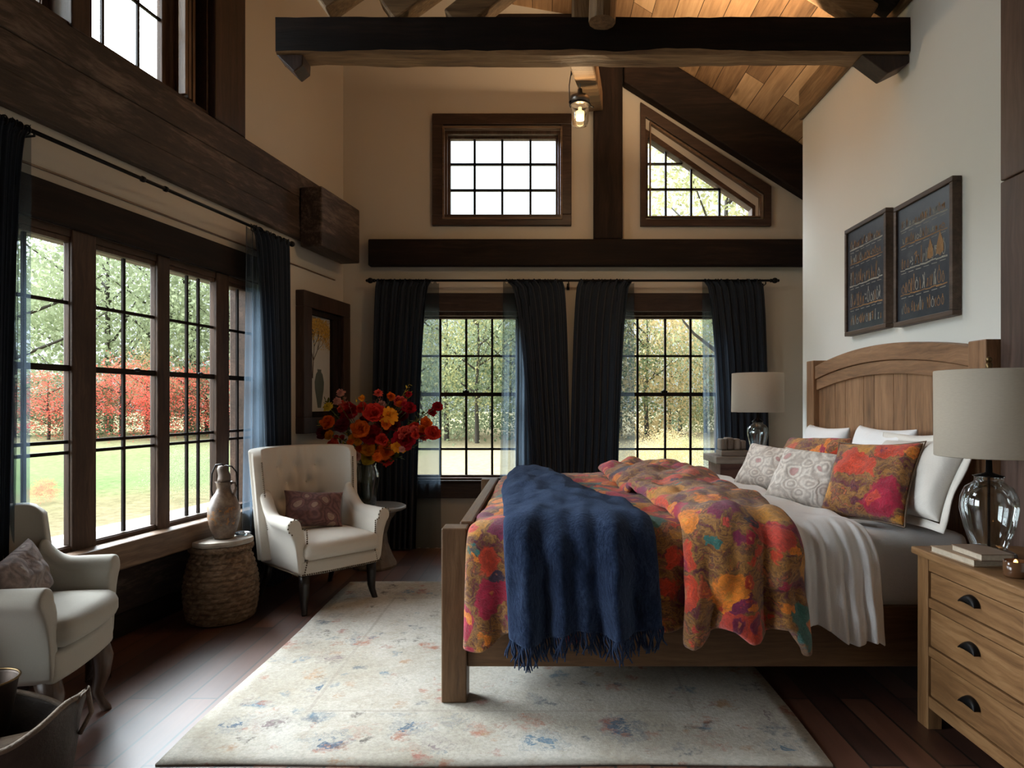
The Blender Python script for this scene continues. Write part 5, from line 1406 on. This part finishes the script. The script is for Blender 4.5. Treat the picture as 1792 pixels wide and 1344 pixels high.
def leafspray(label_, tips, mat, n, ln, sd, nm='leaf_spray'):
    r = random.Random(sd); bm = NB()
    for (px, py, w_) in tips:
        Yd = vc.y + r.uniform(-.1, .1); tip = W(px, py, Yd); a0 = vtop.lerp(tip, .35)
        tube(bm, [vtop, a0 + Vector((0, 0, .03)), tip], [.002, .0018, .001], 4)
        for k in range(n):
            t = r.uniform(.35, 1.0); p = a0.lerp(tip, (t - .35) / .65)
            petal(bm, p, r.uniform(0, 2 * pi), r.uniform(-.3, 1.0), ln * r.uniform(.6, 1.2), ln * w_, r.uniform(-.2, .3))
    return obj(nm, bm, mat, bo, M=I, smooth=True)
leafspray('', [(570, 700, .4), (560, 745, .4), (640, 700, .45), (690, 695, .4), (725, 735, .4), (745, 720, .4), (600, 770, .5), (640, 820, .5), (700, 800, .5), (730, 780, .4), (715, 680, .25), (660, 715, .4)], green_l, 22, .05, 3)
leafspray('', [(622, 694, .35), (716, 672, .3), (722, 684, .3), (558, 740, .4), (650, 812, .5), (738, 730, .4), (585, 725, .4)], FM['yellow'], 14, .035, 5)
leafspray('', [(590, 684, .3), (597, 680, .35), (668, 684, .3), (658, 700, .3), (608, 700, .3)], FM['blush'], 20, .022, 6)
leafspray('', [(720, 700, .35), (768, 706, .35), (700, 712, .35), (744, 758, .3), (612, 740, .35), (728, 770, .35)], FM['wine'], 20, .035, 7)

# ================================================================== hanging lantern
LY = 4.55
lc = W(1015, 190, LY)
ln = thing('pendant_lantern', 'small glass jar lantern with glowing bulb hanging from the brace under the tie beam', 'lantern', lc)
tin = plain('lantern_steel', (.22, .20, .18), .35, .9, .15, 20)
s_ = LY / FP
bm = NB(); lathe(bm, [(8 * s_, -31 * s_), (13 * s_, -29 * s_), (15 * s_, -22 * s_), (16 * s_, 6 * s_), (15.5 * s_, 8 * s_)], seg=32, cap=False); obj('glass_jar', bm, glass_mat('lantern_glass', (.88, .87, .84), .7, .35, .04), ln, smooth=True)
bm = NB(); lathe(bm, [(17 * s_, 8 * s_), (17 * s_, 20 * s_), (10 * s_, 22 * s_), (5 * s_, 26 * s_), (4 * s_, 34 * s_), (.001, 35 * s_)], seg=28); obj('cap', bm, tin, ln, smooth=True)
bm = NB(); torus(bm, (0, 0, 6 * s_), 17.5 * s_, 1.6 * s_, 'z', 28, 8); tube(bm, [(17 * s_, 0, 6 * s_), (24 * s_, 0, 2 * s_)], 1.5 * s_, 6); ball(bm, (-17 * s_, -4 * s_, 9 * s_), 3 * s_, 8, 6); obj('clamp_band', bm, black_metal, ln, smooth=True)
bm = NB(); tube(bm, [(-18 * s_, 0, 8 * s_), (-19 * s_, 0, 40 * s_), (-15 * s_, 0, 66 * s_), (-8 * s_, 0, 78 * s_), (-4 * s_, 0, 66 * s_), (1 * s_, 0, 52 * s_)], 1.1 * s_, 6)
tube(bm, [(0, 0, 34 * s_), (.0, 0, 50 * s_), (.008, 0, 62 * s_)], 1.3 * s_, 6); tube(bm, [(-15 * s_, 0, 58 * s_), (-9 * s_, 0, 82 * s_), (-6 * s_, 0, 86 * s_)], 1.0 * s_, 6); obj('hanging_wire', bm, tin, ln, smooth=True)
bulb = bpy.data.materials.new('glowing_filament_bulb'); bulb.use_nodes = True; b = bulb.node_tree.nodes['Principled BSDF']; b.inputs['Base Color'].default_value = (.9, .7, .4, 1); b.inputs['Emission Color'].default_value = (1, .72, .32, 1); b.inputs['Emission Strength'].default_value = 1.6
bm = NB(); lathe(bm, [(.001, -21 * s_), (7 * s_, -20 * s_), (7.5 * s_, -6 * s_), (3.2 * s_, -3 * s_), (3 * s_, 2 * s_), (.001, 3 * s_)], seg=20); obj('bulb', bm, bulb, ln, smooth=True)
pl_ = bpy.data.lights.new('lantern_light', 'POINT'); pl_.energy = 14; pl_.color = (1, .70, .40); pl_.shadow_soft_size = .03
po = bpy.data.objects.new('lantern_light', pl_); COL.objects.link(po); po.location = lc + Vector((0, 0, -26 * s_ - .02))

# ================================================================== log basket in the foreground
bc = Vector((-1.80, 2.20, 0))
lb = thing('log_basket', 'dark leather log basket at the bottom left edge of the photo', 'basket', bc)
hide = plain('dark_hide', (.045, .032, .024), .6, 0, .4, 14, .6); hide_l = plain('worn_hide_edge', (.22, .17, .125), .8, 0, .4, 20, .8)
def bk_(u, v):
    a = 2 * pi * u; rx, ry = .17 + .05 * v, .16 + .045 * v
    z = .004 + .30 * v + (.035 * cos(2 * a) + .02 * sin(a * 3 + 1)) * v
    return Vector((rx * cos(a), ry * sin(a), z)) + Vector((0, 0, 0)) + .012 * noise.noise_vector(Vector((cos(a) * 2, sin(a) * 2, v * 3)))
obj('basket_wall', grid(NB(), 64, 16, bk_, wrap=True), hide, lb, smooth=True, solid=.010)
bm = NB(); tube(bm, [bk_(i / 64, 1) for i in range(65)], .0095, 8, cap=False); obj('rolled_rim', bm, hide_l, lb, smooth=True)
bm = NB(); lathe(bm, [(.001, .002), (.165, .002), (.165, .012), (.001, .013)], seg=32); obj('basket_base', bm, hide, lb, smooth=True)
bm = NB(); tube(bm, [bk_(.02, .95) + Vector((0, 0, 0)), bk_(.03, 1) + Vector((.03, 0, .03)), bk_(.07, .9) + Vector((.035, .0, -.03)), bk_(.07, .6) + Vector((.012, 0, 0))], .008, 8); obj('handle', bm, hide_l, lb, smooth=True)
bark = wood('birch_bark', (.05, .035, .025), (.17, .12, .08), (.36, .28, .20), 0, .8, 2.0, .8); cut = plain('cut_log_end', (.30, .22, .14), .8, 0, .3, 30, .4)
def log(label, p0, p1, r_, sd):
    o = thing('log', label, 'log', p0, 0, None)
    p0, p1 = Vector(p0), Vector(p1); n_ = 8; q = NB()
    pts = [p0.lerp(p1, i / n_) + Vector((0, 0, .008 * noise.noise(Vector((i * .6, sd, 0))))) for i in range(n_ + 1)]
    tube(q, pts, [r_ * (1 + .10 * noise.noise(Vector((i * .9, sd, 3)))) for i in range(n_ + 1)], 14)
    obj('bark', q, bark, o, M=I, smooth=True)
    t = (p1 - p0).normalized(); q = NB(); tube(q, [p1 - t * .001, p1 + t * .003], [r_ * .86, r_ * .84], 14); obj('cut_end', q, cut, o, M=I)
log('split log lying lowest across the front of the log basket', bc + Vector((-.15, -.10, .09)), bc + Vector((.13, -.07, .12)), .045, 1)
log('pale log resting on top in the log basket', bc + Vector((-.15, -.055, .185)), bc + Vector((.135, -.01, .22)), .040, 2)
log('short log at the back of the log basket', bc + Vector((-.05, .07, .12)), bc + Vector((.14, .075, .25)), .040, 3)
bk2 = thing('bucket', 'dark metal bucket standing in the log basket by the left edge', 'bucket', bc + Vector((-.06, .015, .24)))
bm = NB(); lathe(bm, [(.001, .0), (.07, .0), (.095, .17), (.100, .175), (.098, .18), (.092, .17), (.067, .006), (.001, .006)], seg=36)
obj('bucket_body', bm, plain('blackened_copper', (.05, .032, .022), .45, .6, .3, 8), bk2, M=xf(bc + Vector((-.09, .02, .235))), smooth=True)
bm = NB(); torus(bm, (0, 0, .178), .098, .004, 'z', 36, 6); obj('bucket_rim', bm, brass, bk2, M=xf(bc + Vector((-.09, .02, .235))), smooth=True)

# ================================================================== outside
gm, g, b = newmat('autumn_meadow'); o = g.obj()
dv = g.n('ShaderNodeVectorMath', operation='LENGTH', i0=o).outputs['Value']
dn = g.m('ADD', dv, g.m('MULTIPLY', g.m('SUBTRACT', g.noise(o, .35, 4), .5), 7.0))
c = g.ramp(g.m('DIVIDE', dn, 60.0), [(0.18, (.145, .118, .072)), (0.25, (.14, .125, .068)), (0.30, (.11, .145, .062)), (0.50, (.16, .195, .085)), (0.66, (.28, .25, .14))])
sx_ = g.n('ShaderNodeSeparateXYZ', i0=o)
c = g.mix(g.ramp(g.m('MULTIPLY_ADD', sx_.outputs[0], .05, .5), [(.1, (0, 0, 0)), (.3, (1, 1, 1))]), c, (.22, .18, .11))
c = g.mix(1.0, c, g.ramp(g.noise(o, 6, 5, .75), [(.3, (.6,) * 3), (.7, (1.25,) * 3)]), 'MULTIPLY')
g.put(b.inputs['Base Color'], c); b.inputs['Roughness'].default_value = 1; b.inputs['Specular IOR Level'].default_value = 0
GZ = -.55
bm = NB(); grid(bm, 60, 60, lambda u, v: Vector((-110 + 200 * u, -60 + 200 * v, GZ + (.5 * noise.noise(Vector((u * 9, v * 9, 0))) if max(abs(-110 + 200 * u + 0), abs(-60 + 200 * v)) > 16 else 0))))
go = bpy.data.objects.new('meadow', bpy.data.meshes.new('meadow')); bm.to_mesh(go.data); bm.free(); go.data.materials.append(gm); COL.objects.link(go); go['kind'] = 'structure'
def leafm(name, a, b_, tr=.35):
    m, g, b = newmat(name); n_ = g.noise(g.obj(), .9, 4, .6); n2 = g.noise(g.obj(), 9, 2)
    cc = g.mix(g.ramp(g.m('ADD', g.m('MULTIPLY', n_, .6), g.m('MULTIPLY', n2, .4)), [(.38, (0, 0, 0)), (.62, (1, 1, 1))]), a, b_)
    g.put(b.inputs['Base Color'], cc); b.inputs['Roughness'].default_value = .9; b.inputs['Specular IOR Level'].default_value = .05
    t = g.n('ShaderNodeBsdfTranslucent', i0=cc); mx = g.n('ShaderNodeMixShader', i0=tr, i1=b.outputs[0], i2=t.outputs[0])
    m.node_tree.links.new(mx.outputs[0], m.node_tree.nodes['Material Output'].inputs[0]); return m
LFM = {'green': leafm('green_foliage', (.24, .285, .16), (.40, .43, .28)), 'red': leafm('maple_red_foliage', (.75, .10, .09), (.85, .30, .20)), 'gold': leafm('golden_foliage', (.46, .36, .18), (.60, .46, .24)),
       'dark': leafm('dark_green_foliage', (.09, .125, .07), (.18, .22, .11)), 'olive': leafm('olive_foliage', (.26, .27, .13), (.42, .38, .18))}
barkm = plain('tree_bark', (.05, .04, .03), .9, 0, .3, 6)
def crown_mesh(seed, n, ncl, leaf, low=.1):
    r = random.Random(seed); bm = NB()
    cl_ = []
    for _ in range(ncl):
        z = r.uniform(low, 1.0); rad = (.55 * sin(pi * min(1, z * .85 + .12)) ** .7) * r.uniform(.35, 1); a = r.uniform(0, 2 * pi)
        cl_.append((Vector((rad * cos(a), rad * sin(a), z)), r.uniform(.07, .17)))
    for _ in range(n):
        c_, s_ = r.choice(cl_)
        p = c_ + Vector((r.gauss(0, s_), r.gauss(0, s_), r.gauss(0, s_ * .55)))
        u = Vector((r.gauss(0, 1), r.gauss(0, 1), r.gauss(0, 1))).normalized(); w_ = u.orthogonal().normalized(); sz = leaf * r.uniform(.6, 1.4)
        vs = [bm.verts.new(p + u * sz), bm.verts.new(p + w_ * sz * .6), bm.verts.new(p - u * sz), bm.verts.new(p - w_ * sz * .6)]; bm.faces.new(vs)
    me = bpy.data.meshes.new('crown'); bm.to_mesh(me); bm.free(); return me
def trunk_mesh(seed):
    r = random.Random(seed); bm = NB(); tube(bm, [(0, 0, -.02), (.01, 0, .3), (-.01, .01, .6), (0, 0, .92)], [.022, .016, .010, .003], 7)
    for _ in range(9):
        z = r.uniform(.25, .75); a = r.uniform(0, 2 * pi); l = r.uniform(.2, .42); tube(bm, [(0, 0, z), (l * .5 * cos(a), l * .5 * sin(a), z + .08), (l * cos(a), l * sin(a), z + .2)], [.008, .005, .002], 5)
    me = bpy.data.meshes.new('trunk'); bm.to_mesh(me); bm.free(); me.materials.append(barkm); return me
TR = [trunk_mesh(1), trunk_mesh(2)]
CRM = {}
def crown(kind, dense, sd):
    k = (kind, dense, sd)
    if k not in CRM:
        me = crown_mesh(sd * 7 + 3, 9000 if dense else 5200, 46 if dense else 38, .011 if dense else .011, .02 if dense else (.45 if sd == 5 else .10 if kind == 'red' else .16)); me.materials.append(LFM[kind]); CRM[k] = me
    return CRM[k]
def tree(px, dist, h, kind, dense, sd, label, group, w_=1.0, nm='tree'):
    k = (px - CX) / FP; x, y = k * dist, dist
    r = thing(nm, label, nm if nm != 'tree' else 'tree', (x, y, GZ), sd * 1.3, group)
    for part, me in (('trunk', TR[sd % 2]), ('crown', crown(kind, dense, sd))):
        if part == 'trunk' and nm == 'bush': continue
        o = bpy.data.objects.new(part, me); COL.objects.link(o); o.parent = r; o.scale = (h * w_, h * w_, h)
    return r
lgT = 'tall airy green trees in the meadow outside the left window'; lbT = 'tall airy green tree in the meadow outside the big left window'
for px, dist, h, w_, sd in ((18, 34, 14.0, .9, 1), (120, 46, 13.0, .9, 3), (190, 42, 14.5, .85, 2), (262, 44, 15.5, .9, 3), (335, 42, 14.5, .9, 1), (405, 45, 14.0, .9, 2), (450, 40, 12.0, .9, 3)):
    tree(px, dist, h, 'green', False, sd, lbT, lgT, w_)
for px, dist, h, kind, w_, sd, lab in ((85, 32, 3.2, 'red', 1.2, 1, 'low red maple seen through the leftmost pane of the left window'), (212, 33, 3.9, 'red', 1.1, 2, 'bright red maple in the second sash of the left window'),
        (325, 34, 3.9, 'red', 1.0, 3, 'red maple behind the third sash of the left window'), (400, 35, 3.9, 'red', 1.0, 1, 'red maple seen beside the right curtain of the left window'), (258, 35, 4.6, 'gold', .7, 2, 'small orange gold tree between the red maples')):
    tree(px, dist, h, kind, False, sd, lab, None, w_)
for i, (px, dist, h, kind, w_) in enumerate([(20, 36, 3.4, 'green', 2.0), (115, 37, 3.4, 'green', 1.8), (165, 34, 3.0, 'dark', 1.5), (270, 38, 3.8, 'green', 1.6), (362, 37, 3.8, 'green', 1.5), (430, 38, 4.4, 'dark', 1.6), (510, 38, 6, 'green', 1.6)]):
    tree(px, dist, h, kind, True, 1 + i % 3, 'bushy green tree in the distant hedge row beyond the left window', 'distant hedge trees beyond the left window', w_)
for i, (px, dist, h, kind, w_) in enumerate([(735, 34, 8.0, 'green', .8), (782, 35, 8.6, 'green', .8), (835, 33, 8.0, 'olive', .7), (905, 34, 8.0, 'green', .8), (960, 36, 8, 'dark', 1), (1030, 36, 8, 'dark', 1), (1085, 37, 8.2, 'olive', .8), (1132, 36, 8.0, 'gold', .8), (1172, 39, 7.0, 'gold', .8), (1235, 38, 6.6, 'olive', .8), (1300, 36, 8.2, 'green', .9), (815, 40, 4.6, 'dark', 1.6), (1190, 42, 4.4, 'dark', 1.8), (860, 44, 7.0, 'dark', 1.0)]):
    tree(px, dist, h, kind, i in (1, 4, 5, 7, 9, 11, 12, 13), 1 + i % 3, {'green': 'green tree in the wood behind the back windows', 'dark': 'dark green tree in the wood behind the back windows', 'olive': 'olive green tree in the wood behind the back windows', 'gold': 'golden tree in the wood seen through the right back window'}[kind],
         {'green': 'green trees behind the back windows', 'dark': 'dark trees behind the back windows', 'olive': 'olive trees behind the back windows', 'gold': None}[kind], w_)
tree(1275, 26, 13.5, 'olive', False, 5, 'tall airy tree whose crown shows in the raked upper window', None, .75)
for px, dist, h, kind, lab in ((1160, 15, 1.15, 'gold', 'golden bush outside the right back window'), (1200, 16, 1.0, 'olive', 'olive bush beside the golden bush outside the right back window'), (312, 13, .95, 'green', 'small green shrub in the meadow left of the pitcher'), (350, 12, 1.0, 'green', 'small green shrub in the meadow right behind the pitcher'), (78, 12.5, .42, 'red', 'tiny red shrub low in the leftmost pane')):
    tree(px, dist, h, kind, h > .5 and kind != 'green', 2, lab, None, 1.3 if kind in ('gold', 'olive') else 1.0, 'bush')
